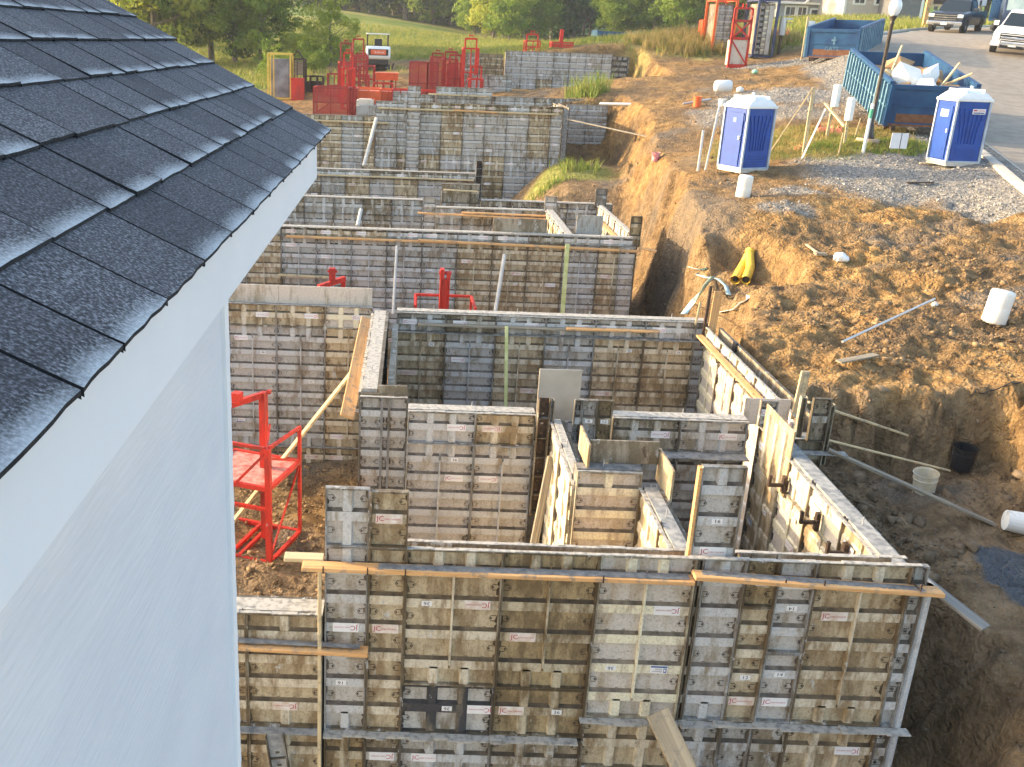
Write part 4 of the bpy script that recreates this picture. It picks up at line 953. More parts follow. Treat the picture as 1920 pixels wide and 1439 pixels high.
for c_ in range(NC):
    y = -1.2-q.uniform(0, .2); s0 = c_*E_
    while y < 3.40:
        w = q.choice([.10, .13, .155, .18, .21]); y2 = min(y+w, 3.40+q.uniform(-.004, .004))
        if y2-y < .03: break
        hl = q.uniform(-.002, .002); thick = q.choice([.0042, .0065, .010]); ds = q.uniform(-.002, .002)*(c_ > 0); thick = .0065 if c_ == 0 else thick
        lo, hi = s0+ds-.006, s0+E_+.02
        t_ = q.random(); ns, nyy = 6, 5; b0 = len(mb.v); rs_ = 1 if q.random() < .8 else .45
        for i in range(ns+1):
            for j in range(nyy+1):
                f = i/ns; s = lo+(hi-lo)*f**1.3; yy = y+(y2-y-.0058)*j/nyy
                h = (1-f)*(thick*.6+.003)+f*.0005+hl*.3*(1-f)
                ed = (q.uniform(-.0012, .0012) if i == 0 else 0)
                mb.v.append(rp(s+ed, yy, h)); tone.append(t_); fr = max(0, 1-f/.42)
                pale_vals.append(rs_*fr*(.5+.5*math.sin((j/nyy)*2.2+.7)))
        for i in range(ns):
            for j in range(nyy):
                a = b0+i*(nyy+1)+j; mb.f.append((a, a+1, a+nyy+2, a+nyy+1)); mb.m.append(0)
        # butt edge and side edges
        b1 = len(mb.v)
        for j in range(nyy+1): x, yy, z = mb.v[b0+j]; mb.v.append((x-.0*ca, yy, z-.0045)); tone.append(0); pale_vals.append(0)
        for j in range(nyy): mb.f.append((b0+j, b1+j, b1+j+1, b0+j+1)); mb.m.append(1)
        for jj in (0, nyy):
            b2 = len(mb.v)
            for i in range(ns+1): x, yy, z = mb.v[b0+i*(nyy+1)+jj]; mb.v.append((x, yy, z-.009)); tone.append(0); pale_vals.append(0)
            for i in range(ns): mb.f.append((b0+i*(nyy+1)+jj, b0+(i+1)*(nyy+1)+jj, b2+i+1, b2+i)); mb.m.append(1)
        y = y2
roof = rel(mb).build('roof', [m_roof, m_edge], house)
for nm, dat in (('tone', tone), ('edge_pale', pale_vals)):
    a = roof.data.attributes.new(nm, 'FLOAT', 'POINT'); a.data.foreach_set('value', np.array(dat, np.float32))
mb = MB()
mb.prism([(EX_-.004, EZ_-.010), (EX_-4.9*ca, EZ_+4.9*sa-.012), (EX_-4.9*ca, EZ_+4.9*sa-.10), (EX_-.03, EZ_-.018)], -1.2, 3.385, 0, 'y')
rel(mb).build('roof_deck', m_edge, house)
mb = MB(); mb.box(-.325, -.302, -1.2, 2.745, -.422, EZ_-.012); mb.box(-.325, -.302, 2.748, 3.16, -.422, EZ_-.012); mb.box(-4.9, -.326, 3.135, 3.158, -.422, -.31)
o = rel(mb).build('fascia', m_siding, house)
mb = MB(); mb.box(-4.5, -.56, -1.2, 3.13, -.419, -.407); rel(mb).build('soffit', m_siding, house)
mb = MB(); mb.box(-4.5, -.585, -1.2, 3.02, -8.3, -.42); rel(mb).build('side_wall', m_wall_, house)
# gable end clad in lapped boards whose edges show at the corner
mb = MB(); z = -8.2; k = 0
while z < -.44:
    mb.prism([(3.021, z), (3.052, z+.0), (3.030, z+.178), (3.021, z+.178)], -4.5, -.60, 0, 'x'); z += .18
rel(mb).build('lap_siding', m_siding, house)
mb = MB(); mb.box(-.60, -.572, 2.98, 3.045, -8.2, -.422); rel(mb).build('corner_trim', m_siding, house)
mb = MB(); z = -8.2
while z < -.44:
    mb.prism([(3.046, z), (3.078, z+.004), (3.050, z+.178), (3.046, z+.178)], -.598, -.576, 0, 'x'); z += .18
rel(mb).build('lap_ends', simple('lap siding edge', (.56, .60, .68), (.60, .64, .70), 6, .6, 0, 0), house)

# ------------------------------------------------------------------ site equipment
def gp_(px, py, Y):      # put on the ground, near the viewed place at depth Y
    p = at(px, py, Y); return Vector((p.x, Y, gz_s(p.x, Y)))
def gz_s(x, y): return float(surf(np.array([float(x)]), np.array([float(y)]))[0])

def onground(px, py, Y, dz=0):
    # the point of the ground seen there, searched around the depth Y
    r = ray(px, py); ys = np.arange(max(4, Y-6), Y+9, .04); k = ys/r.y
    g_ = surf(r.x*k, ys); h = r.z*k < g_
    i = int(np.argmax(h)) if h.any() else int(np.argmin(abs(r.z*k-g_))); return Vector((r.x*k[i], ys[i], g_[i]+dz))
def frame_box(mb, x0, x1, y0, y1, z0, z1, t, m=0):
    for x in (x0, x1):
        for y in (y0, y1): mb.beam((x, y, z0), (x, y, z1), t, t, m)
    for z in (z0, z1):
        for y in (y0, y1): mb.beam((x0+t/2, y, z), (x1-t/2, y, z), t*.98, t*.98, m)
        for x in (x0, x1): mb.beam((x, y0+t/2, z), (x, y1-t/2, z), t*.97, t*.97, m)
def yoke(mb, x, y, z, w, t):
    # lifting yoke on top of a mast
    mb.beam((x-w/2, y, z), (x+w/2, y, z), t, t*1.2, 0)
    mb.beam((x-.09, y, z+t*.6), (x-.09, y, z+.22), .02, .11, 0); mb.beam((x+.09, y, z+t*.6), (x+.09, y, z+.22), .02, .11, 0)
    mb.tube([(x-.11, y, z+.15), (x+.11, y, z+.15)], .028, 8, 0)
m_redmesh, nt, b = newmat('red wire mesh')
g_ = N(nt, 'ShaderNodeTexCoord'); sx_ = N(nt, 'ShaderNodeSeparateXYZ'); nt.links.new(g_.outputs['Object'], sx_.inputs[0])
def stripe(out):
    a = N(nt, 'ShaderNodeMath', operation='MULTIPLY'); nt.links.new(out, a.inputs[0]); a.inputs[1].default_value = 20
    f = N(nt, 'ShaderNodeMath', operation='FRACT'); nt.links.new(a.outputs[0], f.inputs[0]); g2 = N(nt, 'ShaderNodeMath', operation='LESS_THAN'); nt.links.new(f.outputs[0], g2.inputs[0]); g2.inputs[1].default_value = .30; return g2.outputs[0]
mxx = N(nt, 'ShaderNodeMath', operation='MAXIMUM'); sxy = N(nt, 'ShaderNodeMath', operation='ADD'); nt.links.new(sx_.outputs[0], sxy.inputs[0]); nt.links.new(sx_.outputs[1], sxy.inputs[1])
nt.links.new(stripe(sxy.outputs[0]), mxx.inputs[0]); nt.links.new(stripe(sx_.outputs[2]), mxx.inputs[1])
b.inputs['Base Color'].default_value = (.42, .03, .025, 1); b.inputs['Roughness'].default_value = .5; nt.links.new(mxx.outputs[0], b.inputs['Alpha'])
m_deck = simple('worn red mesh deck', (.42, .10, .07), (.62, .34, .28), 9, .6, 0, .2)

# red rack in the left bay
rk = empty('platform_rack', (-2.04, 13.7, -7.9), R(-18)); tag(rk, 'tall bright red steel platform rack standing in the left bay beside the house', 'steel rack')
A, B_ = 1.15, 1.20      # runs to -X local by B_, to +Y local by A
mb = MB(); t = .055
for (x, y) in ((0, 0), (0, A), (-B_, 0), (-B_, A)): pass
mb.beam((-B_, 0, .05), (0, 0, .05), .06, .07); mb.beam((0, .03, .05), (0, A, .05), .06, .068); mb.beam((-B_, A, .05), (-.03, A, .05), .06, .067); mb.beam((-B_, .03, .05), (-B_, A-.03, .05), .06, .066)
mb.beam((-.55, .03, .05), (-.55, A-.03, .05), .05, .06); mb.beam((-.72, .03, .05), (-.72, A-.03, .05), .05, .06)
mb.box(-.06, .05, -.05, .05, -.06, .015); mb.box(-B_-.05, -B_+.06, -.05, .05, -.06, .015)
mb.build('base_frame', m_red, rk)
mb = MB(); mb.beam((0, 0, .08), (0, 0, 2.0), .09, .07); mb.build('front_post', m_red, rk)
mb = MB(); mb.beam((0, A, .08), (0, A, 1.95), .05, .05); mb.build('rear_post', m_red, rk)
mb = MB(); mb.beam((-B_, 0, .08), (-B_, 0, 1.0), .06, .06); mb.build('front_post', m_red, rk)
mb = MB(); mb.beam((-.42, A*.62, .08), (-.42, A*.62, 2.62), .10, .12); mb.build('mast', m_red, rk)
mb = MB(); mb.beam((-.42, A*.62, 2.58), (-.85, .05, 2.50), .07, .09); mb.box(-.72, -.58, .22, .36, 2.58, 2.72); mb.box(-.36, -.30, .70, .76, 2.6, 2.66); mb.build('lifting_yoke', m_red, rk)
mb = MB(); mb.beam((-B_, 0, .98), (-.05, 0, .98), .06, .05); mb.beam((-B_, 0, 2.0), (-.045, 0, 2.0), .05, .05); mb.beam((0, .05, 2.0), (0, A-.03, 1.93), .045, .05)
mb.beam((-.02, 0, 1.98), (-.3, A*.6, 2.1), .03, .03); mb.beam((0, .06, 1.82), (0, A-.03, 1.36), .03, .04); mb.beam((0, .05, .15), (0, A-.04, 1.25), .028, .03); mb.beam((-.06, 0, 1.9), (-.55, 0, 1.35), .03, .04)
mb.build('cross_brace', m_red, rk)
mb = MB(); mb.beam((-B_, 0, 1.33), (-.05, 0, 1.33), .06, .07); mb.beam((0, .05, 1.33), (0, A, 1.33), .06, .068); mb.beam((-B_, A, 1.33), (-.03, A, 1.33), .06, .067); mb.beam((-B_, .03, 1.33), (-B_, A-.03, 1.33), .06, .066); mb.build('deck_frame', m_red, rk)
mb = MB(); mb.box(-B_+.04, -.035, .035, A-.035, 1.335, 1.345); mb.build('deck', m_deck, rk)
for (px, py, Y, sc, lb) in ((625, 540, 22.3, 1.0, 'red lifting yoke of a rack showing above the left bay wall'), ):
    p = at(604, 528, Y); q2 = at(641, 522, Y-.0)
    rt = empty('rack_yoke', (p.x, Y, -7.9)); tag(rt, 'pair of red posts with a lifting yoke rising behind the left bay wall', 'steel rack')
    h = p.z+7.9
    mb = MB(); mb.beam((0, -.5, 0), (0, -.5, h-.08), .10, .10); mb.build('post', m_red, rt)
    mb = MB(); mb.beam((.48, .1, 0), (.48, .1, h-.02), .10, .10); mb.build('post', m_red, rt)
    mb = MB(); mb.beam((-.03, -.52, h-.02), (.51, .12, h+.05), .09, .11); mb.box(.18, .32, -.26, -.12, h+.08, h+.36); mb.tube([(.14, -.19, h+.28), (.36, -.19, h+.28)], .03, 8); mb.build('lifting_yoke', m_red, rt)
    mb = MB(); mb.box(-.3, .6, -.7, .3, 0, .1); mb.build('base_frame', m_red, rt)
p = at(832, 575, 20.6)
rt = empty('mast_rack', (p.x, 20.6, -7.9)); tag(rt, 'tall red mast with low red side rails rising between the first and second unit walls', 'steel rack')
h = p.z+7.9; zt = at(832, 510, 20.6).z+7.9
mb = MB(); mb.beam((0, 0, 0), (0, 0, zt-.15), .16, .12); mb.beam((-.095, 0, 0), (-.095, 0, zt-.15), .02, .2); mb.beam((.095, 0, 0), (.095, 0, zt-.15), .02, .2); mb.build('mast', m_red, rt)
mb = MB(); mb.box(-.11, -.02, -.1, .1, zt-.15, zt+.06); mb.box(.03, .11, -.1, .1, zt-.15, zt-.01); mb.tube([(-.13, 0, zt-.03), (.13, 0, zt-.03)], .04, 8); mb.build('lifting_yoke', m_red, rt)
zr = at(790, 560, 20.6).z+7.9
mb = MB(); mb.beam((-.62, .3, zr), (.6, .3, zr), .05, .05); mb.beam((-.62, .3, zr), (-.62, -.3, zr-.1), .05, .05); mb.beam((.6, .3, zr), (.66, -.35, zr-.1), .05, .05)
mb.beam((-.6, .3, 0), (-.6, .3, zr), .05, .05); mb.beam((.6, .3, 0), (.6, .3, zr), .05, .05); mb.beam((.66, -.35, 0), (.66, -.35, zr-.1), .05, .05); mb.beam((.66, -.3, zr-.15), (.8, -.6, zr-.35), .12, .03); mb.build('side_rail', m_red, rt)

def rack(label, x, y, z, w, d, h, mast, mat, rz=0, kind='mesh', zd=None):
    rt = empty('steel_rack', (x, y, z), rz); tag(rt, label, 'steel rack')
    t = .07
    if kind in ('mesh', 'open', 'tray'):
        hb = h
        mb = MB(); frame_box(mb, -w/2, w/2, -d/2, d/2, .05, hb, t); mb.build('frame', mat, rt)
        mb = MB(); mb.beam((-w/2, -d/2-.001, hb*.5), (w/2, -d/2-.001, hb*.5), t, t); mb.beam((0, -d/2-.001, .1), (0, -d/2-.001, hb), t*.8, t*.8)
        mb.beam((-w/2, -d/2, .1), (-.03, -d/2, hb*.48), .04, .04); mb.build('cross_brace', mat, rt)
    if kind == 'mesh':
        mb = MB(); s = .02
        for (a, b2) in (((-w/2+s, -d/2), (w/2-s, -d/2)), ((w/2, -d/2+s), (w/2, d/2-s)), ((-w/2, -d/2+s), (-w/2, d/2-s)), ((-w/2+s, d/2), (w/2-s, d/2))):
            mb.add([(a[0], a[1], .08), (b2[0], b2[1], .08), (b2[0], b2[1], hb-.03), (a[0], a[1], hb-.03)], [(0, 1, 2, 3)])
        mb.build('wire_mesh', m_redmesh, rt)
    if kind == 'tray':
        mb = MB(); mb.box(-w/2+.03, w/2-.03, -d/2+.03, d/2-.03, hb*.1, hb*.92); mb.build('load', m_orange if mat == m_orange else PM['slate'][0], rt)
    if mast > 0:
        mb = MB(); mb.beam((-w*.38, 0, .1), (-w*.38, 0, mast), .08, .08); mb.build('mast', mat, rt)
        mb = MB(); mb.beam((w*.38, 0, .1), (w*.38, 0, mast), .08, .08); mb.build('mast', mat, rt)
        mb = MB(); yoke(mb, 0, 0, mast, w*.80, .08); mb.build('lifting_yoke', mat, rt)
    return rt
def px_rack(label, pxl, pxr, pyt, pyb, Y, mast_px, mat, kind='mesh', d=None, rz=0):
    a = at(pxl, pyb, Y); b2 = at(pxr, pyb, Y); t_ = at((pxl+pxr)/2, pyt, Y); w = b2.x-a.x; x = (a.x+b2.x)/2
    z = gz_s(x, Y+.4); h = t_.z-z; m_ = at(pxl, mast_px, Y).z-z if mast_px else 0
    return rack(label, x, Y+(d or w)/2, z, w, d or w, max(h, .3), m_, mat, rz, kind)
px_rack('front left red mesh cage rack at the edge of the far storage area', 588, 652, 166, 214, 48, 0, m_redd)
px_rack('second red mesh cage rack beside the front left one', 656, 668, 168, 214, 48.3, 0, m_redd, d=1.6)
px_rack('orange loaded rack in front of the tall red masts', 668, 712, 168, 200, 49, 0, m_orange, 'tray', 1.4)
px_rack('orange loaded rack beside the stacked form panels', 712, 745, 170, 200, 50, 0, m_orange, 'tray', 1.4)
px_rack('low red loaded rack right of the orange ones', 735, 766, 170, 198, 49.5, 0, m_red, 'tray', 1.2)
px_rack('red rack with a wide yoke and a tray, left of the cluster', 634, 656, 123, 165, 52, 119, m_redd, 'open')
px_rack('red rack with thick twin masts in the middle of the cluster', 655, 690, 142, 165, 53, 116, m_redd, 'open')
px_rack('low red flatbed rack behind the left masts', 614, 640, 140, 168, 54, 0, m_redd, 'open')
px_rack('tall slim dark red goal shaped rack, left of two', 634, 660, 118, 150, 57, 82, m_redd, 'open', 1.2, R(8))
px_rack('tall slim dark red goal shaped rack, right of two beside the excavator', 657, 683, 108, 148, 58, 74, m_redd, 'open', 1.2, R(8))
px_rack('small dark red frame standing behind the goal shaped racks', 664, 688, 105, 145, 60, 101, m_redd, 'open', 1)
a = at(705, 150, 55); b2 = at(746, 150, 55); z = gz_s(a.x+.6, 55); zt = at(725, 137, 55).z-z; zm = at(725, 151, 55).z-z; rt = empty('orange_basket', ((a.x+b2.x)/2, 55, z)); tag(rt, 'orange basket on thin legs in front of the excavator', 'steel rack'); w = b2.x-a.x
mb = MB(); mb.box(-w/2, w/2, -.5, .5, zm, zt-.08); mb.box(-w/2-.04, w/2+.04, -.54, .54, zt-.08, zt); mb.build('basket', m_orange, rt)
for x_ in (-w/2+.1, -.15, w/2-.1):
    mb = MB(); mb.beam((x_, -.4, 0), (x_, -.4, zm), .06, .06); mb.build('leg', m_redd, rt)
mb = MB(); mb.beam((.25, .2, 0), (.25, .2, zm), .14, .14); mb.box(-w*.4, w*.5, -.3, .4, .0, .12); mb.build('base', m_black, rt)
mb = MB()
rt = bpy.data.objects[-1] if False else None
px_rack('large red mesh cage with a pale top, left one of the right hand cluster', 767, 800, 118, 176, 51, 0, m_redd)
px_rack('large red mesh cage next to it with a solid side', 801, 820, 118, 176, 51, 0, m_redd)
px_rack('red cage rack with a twin yoke in the right hand cluster', 806, 832, 108, 160, 55, 101, m_redd)
px_rack('red cage rack with a twin yoke nearest the tall tower rack', 830, 856, 112, 160, 54, 98, m_redd)
px_rack('tall red tower rack, the highest of the far storage area', 866, 894, 92, 165, 52, 73, m_red, 'open', 1.3)
px_rack('short red mast rack in front of the tower rack', 880, 905, 150, 168, 50.5, 126, m_red, 'open', 1)
px_rack('low red rack at the foot of the tower racks', 790, 822, 172, 182, 48.5, 0, m_red, 'open', 1)
px_rack('red rack with a square yoke on the far wall skyline', 985, 1012, 78, 96, 61, 65, m_red, 'open', 1)
px_rack('low red rack with a single tall mast on the far wall skyline', 1034, 1073, 84, 100, 61, 0, m_red, 'mesh', 1)
o = bpy.data.objects[-1]
pm_ = at(1054, 56, 61.5); zz = gz_s(pm_.x, 61.5); mb = MB(); mb.beam((0, 0, 0), (0, 0, pm_.z-zz), .2, .15); tag(mb.build('steel_mast', m_red, loc=(pm_.x, 61.5, zz)), 'single red steel mast standing in the low rack behind the far wall', 'mast')
px_rack('red rack wedged between the tall cages and the tower rack', 838, 866, 120, 165, 53, 104, m_redd, 'mesh')
px_rack('low red tray rack right behind the orange loaded racks', 700, 735, 158, 172, 53, 0, m_red, 'open', 1.2)
px_rack('tall red mast rack rising just right of the left cage', 640, 662, 130, 168, 50, 100, m_red, 'open', 1.2)
px_rack('red latticed rack beside the thick twin masts', 672, 700, 125, 165, 55, 0, m_redd, 'open', 1.6)
# stacked form panels, grey, by the orange racks
for k, (pxl, pxr, pyt, pyb, Y, st) in enumerate(((668, 700, 190, 202, 46.3, 'pink'), (668, 705, 200, 216, 46, 'slate'))):
    a = at(pxl, pyb, Y); b2 = at(pxr, pyt, Y); mb = MB(); mb.box(0, b2.x-a.x, 0, .9, 0, b2.z-a.z); mb.box(.1, b2.x-a.x-.1, .1, .8, b2.z-a.z, b2.z-a.z+.05)
    tag(mb.build('form_stack', PM[st][0], loc=(a.x, Y, a.z)), ('pale flat stack of form sheets', 'slatted grey stack of forms')[k]+' lying by the orange racks', 'form stack')
# yellow tall frame and dark rack at the left
def tallframe(label, pxl, pxr, pyt, pyb, Y, mat, load, d=1.0):
    a = at(pxl, pyb, Y); b2 = at(pxr, pyb, Y); t_ = at((pxl+pxr)/2, pyt, Y); w = b2.x-a.x; z = gz_s(a.x+w/2, Y); h = t_.z-z
    rt = empty('storage_frame', ((a.x+b2.x)/2, Y+d/2, z)); tag(rt, label, 'storage frame')
    mb = MB(); frame_box(mb, -w/2, w/2, -d/2, d/2, .08, h, .09); mb.beam((-w/2+.3, -d/2, .1), (-w/2+.3, -d/2, h), .05, .05); mb.build('frame', mat, rt)
    if load: mb = MB(); mb.box(-w/2+.14, w/2-.12, -d/2+.12, d/2-.12, .14, h-.25); mb.build('load', load, rt)
    return rt, w, h, d
tallframe('tall yellow frame holding upright grey form sheets at the left', 503, 545, 102, 180, 54, m_yellow, simple('grey mottled sheets', (.12, .12, .13), (.3, .3, .3), 1.5, .7))
rt, w, h, d = tallframe('dark pointed rack standing right of the yellow frame', 547, 570, 112, 186, 55, m_steel, None)
mb = MB(); mb.beam((-w/2, -d/2, h), (0, -d/2, h+.45), .07, .07); mb.beam((w/2, -d/2, h), (0, -d/2, h+.45), .07, .07); mb.build('pointed_top', m_steel, rt)
mb = MB(); mb.box(-w/2+.1, w/2-.1, -d/2+.2, d/2, .5, .6); mb.build('shelf', m_woodg, rt)
mb = MB(); mb.box(-w/2+.1, w/2-.1, -d/2+.2, d/2, 1.1, 1.2); mb.box(-w/2+.1, w/2-.1, 0, d/2, 1.2, 1.8); mb.build('shelf', m_woodg, rt)
a = at(546, 186, 53.5); z = gz_s(a.x, 53.5); hh_ = at(550, 147, 53.5).z-z; mb = MB(); mb.box(-.3, .35, 0, .5, 0, hh_); mb.box(-.32, .37, -.03, 0, hh_-.1, hh_)
tag(mb.build('red_box', m_red, loc=(a.x+.3, 53.5, z)), 'upright red steel box between the yellow frame and the dark rack', 'box')
for k, (px, py) in enumerate(((583, 165), (594, 168))):
    a = at(px, py, 56); z = gz_s(a.x, 56); mb = MB(); frame_box(mb, -.35, .35, -.3, .3, .05, .85, .06); mb.box(-.3, .3, -.25, .25, .1, .6); tag(mb.build('small_crate', m_steel, loc=(a.x, 56, z)), ('left', 'right')[k]+' small dark crate in the grass behind the cages', 'crate')

# right hand racks by the dumpster
def formrack(label, pxl, pxr, pyt, pyb, Y, mat, cols, d=2.2):
    a = at(pxl, pyb, Y); b2 = at(pxr, pyb, Y); t_ = at((pxl+pxr)/2, pyt, Y); w = b2.x-a.x; z = gz_s(a.x+w/2, Y); h = t_.z-z
    rt = empty('form_rack', ((a.x+b2.x)/2, Y+d/2, z)); tag(rt, label, 'form rack')
    mb = MB(); frame_box(mb, -w/2, w/2, -d/2, d/2, .1, h, .13); mb.build('frame', mat, rt)
    n = len(cols); ww = (w-.3)/n
    for i, st in enumerate(cols):
        if st == 'sheet': mb = MB(); mb.box(0, ww-.02, 0, .1, 0, h-.5); mb.build('form_panel', PM['cream'][0], rt, loc=(-w/2+.15+i*ww, -d/2+.1, .2))
        else:
            me, hats = panel_mesh(ww-.02, h-.5, st); link('form_panel', me, rt, (-w/2+.15+i*ww, -d/2+.15, .2))
    mb = MB(); mb.box(-w/2+.1, w/2-.1, -d/2+.3, d/2-.1, .2, h-.2); mb.build('panel_pack', PM['old'][0], rt)
    return rt, w, h, d
rt, w, h, d = formrack('tall red rack packed with upright grey forms, on the mound edge', 1335, 1372, 0, 88, 59, m_orange, ['grey', 'slate'], 2.0)
a = at(1330, 80, 61); z = gz_s(a.x, 61); mb = MB(); mb.box(-.5, .45, 0, .9, 0, at(1330, 38, 61).z-z)
for k in range(4): mb.box(-.42+k*.24, -.36+k*.24, -.04, 0, .1, at(1330, 38, 61).z-z-.1)
tag(mb.build('ribbed_crate', m_orange, loc=(a.x, 61, z)), 'ribbed orange crate behind the tall red form rack', 'crate')
formrack('tall dark blue rack holding ribbed forms and a pale sheet', 1412, 1448, 0, 95, 57, simple('dark blue rack paint', (.03, .04, .09), (.06, .07, .14), 4, .5), ['dark', 'cream', 'sheet'], 2.0)
a = at(1367, 108, 54.5); b2 = at(1400, 108, 54.5); w = b2.x-a.x; x = (a.x+b2.x)/2; z = gz_s(x, 54.5)
rt = empty('braced_rack', (x, 54.5, z)); tag(rt, 'red rack with crossed braces and a grey board below, between the two form racks', 'steel rack')
h = at(1385, 16, 54.5).z-z; hm = at(1385, 40, 54.5).z-z; hl = at(1385, 73, 54.5).z-z
mb = MB(); mb.beam((-w/2, 0, 0), (-w/2, 0, h), .10, .10); mb.build('post', m_red, rt)
mb = MB(); mb.beam((w/2, 0, 0), (w/2, 0, h), .10, .10); mb.build('post', m_red, rt)
mb = MB(); yoke(mb, 0, 0, h, w, .08); mb.build('lifting_yoke', m_red, rt)
mb = MB(); mb.beam((-w/2, 0, hm), (w/2, 0, hm), .1, .12); mb.beam((-w/2, 0, hl), (w/2, 0, hl), .1, .12); mb.beam((-w/2, -.01, hl), (w/2, -.01, hm), .05, .08); mb.beam((-w/2, .03, hm), (w/2, .03, hl), .05, .08); mb.beam((-w/2, -.0, .1), (w/2, -.0, .1), .12, .2); mb.beam((-w/2, -.03, hl*.95), (w/2, -.03, .2), .04, .06); mb.build('cross_brace', m_red, rt)
mb = MB(); mb.box(-w/2+.06, w/2-.06, .01, .8, .15, hl-.08); mb.build('board', PM['pink'][0], rt)

# ------------------------------------------------------------------ portable toilets
def toilet(label, px, py, Y, rz, old=False, st=False):
    p = at(px, py, Y); z = gz_s(p.x, Y)
    rt = empty('portable_toilet', (p.x, Y, z-.03), rz); tag(rt, label, 'portable toilet', 'blue portable toilets'); rt.scale = (.9, .9, .92)
    w = .55; hb = 2.02
    mb = MB(); mb.box(-w, w, -w, w, .0, .09); mb.box(-w-.03, w+.03, -w-.03, w+.03, .09, .12); mb.build('skid_base', m_galv, rt)
    mb = MB()
    for s, ax in ((-1, 'y'), (1, 'y'), (-1, 'x'), (1, 'x')):
        a0, a1 = -w+.05, w-.05
        if ax == 'y': mb.box(a0, a1, s*(w-.02)-.012, s*(w-.02)+.012, .12, hb)
        else: mb.box(s*(w-.02)-.012, s*(w-.02)+.012, a0, a1, .12, hb)
    # embossed bands and flutes on each side
    for s in (-1, 1):
        for ax in ('x', 'y'):
            def bx(u0, u1, z0, z1, d=.03):
                lo, hi = sorted((s*(w-.01), s*(w-.01+d)))
                if ax == 'x': mb.box(lo, hi, u0, u1, z0, z1)
                else: mb.box(u0, u1, lo, hi, z0, z1)
            bx(-.46, .46, 1.86, 2.0, .018); bx(-.46, .46, .16, .62, .014)
            for k in range(5): bx(-.40+k*.02, .40-k*.02, .2+k*.08, .23+k*.08, .036)
            for k in range(6):
                u = -.30+k*.11
                for j in range(6):
                    zz = .70+j*.18; du = .006*(j*j)*(k-2.5)*.35
                    bx(u+du, u+du+.03, zz, zz+.18, .032)
    mb.build('body_panels', m_blue, rt)
    mb = MB()
    for sx in (-1, 1):
        for sy in (-1, 1): mb.box(sx*w-.035, sx*w+.035, sy*w-.035, sy*w+.035, .12, hb)
    for s in (-1, 1): mb.box(-w+.036, w-.036, s*(w+.005)-.02, s*(w+.005)+.02, .12, .17); mb.box(s*(w+.005)-.02, s*(w+.005)+.02, -w+.036, w-.036, .12, .17)
    o = mb.build('corner_posts', simple('pale blue grey trim', (.30, .36, .46), (.42, .48, .56), 4, .5), rt); bevel(o, .01, 2)
    mb = MB(); NR = 16; hw = .61
    mb.box(-hw, hw, -hw, hw, hb-.03, hb+.06)
    def dz_(u, v): return hb+.06+.10*(1-abs(u)**6)*(1-abs(v)**6)+.20*max(0, 1-abs(u)**2.6)**.8*max(0, 1-abs(v)**3)**.7
    b0 = len(mb.v)
    for j in range(NR+1):
        for i in range(NR+1): u, v = i/NR*2-1, j/NR*2-1; mb.v.append((u*hw*.985, v*hw*.985, dz_(u, v)))
    for j in range(NR):
        for i in range(NR): a_ = b0+j*(NR+1)+i; mb.f.append((a_, a_+1, a_+NR+2, a_+NR+1)); mb.m.append(0)
    for s_ in (-1, 1): mb.box(s_*.30-.02, s_*.30+.02, -.5, .5, hb+.1, hb+.345)
    o = mb.build('domed_roof', m_white, rt); bevel(o, .03, 2)
    mb = MB(); mb.tube([(.42, .42, hb), (.42, .42, hb+.42)], .05, 10); mb.build('vent_pipe', m_white, rt)
    dr = MB(); dr.box(-w-.035, -w-.012, -.38, .38, .2, 1.84); d_ = dr.build('door', m_blue, rt); 
    hn = MB(); hn.box(-w-.07, -w-.036, -.34, -.28, 1.02, 1.14); hn.build('handle', m_white, d_)
    if st:
        mb = MB(); mb.box(-.03, .40, -w-.038, -w-.034, 1.62, 1.78, 0); mb.box(.0, .12, -w-.040, -w-.0385, 1.71, 1.755, 1); mb.box(.0, .37, -w-.040, -w-.0385, 1.64, 1.675, 2); mb.box(.15, .37, -w-.040, -w-.0385, 1.715, 1.735, 1); mb.build('side_sticker', [m_label, m_mag, m_lblue], rt)
        mb = MB(); mb.box(-w-.040, -w-.036, -.2, .22, 1.5, 1.72); mb.build('door_sticker', m_label, rt)
    else:
        mb = MB(); mb.box(-w-.040, -w-.036, -.07, .07, 1.55, 1.69); mb.build('door_sticker', simple('pale blue decal', (.12, .2, .5), (.16, .25, .55), 5), rt)
    return rt
toilet('blue portable toilet with a white roof on the clay, left of the lamp post', 1392, 312, 30.2, R(24))
toilet('blue portable toilet with a white roof and a phone sticker, on gravel by the road', 1786, 300, 30.2, R(4), st=True)

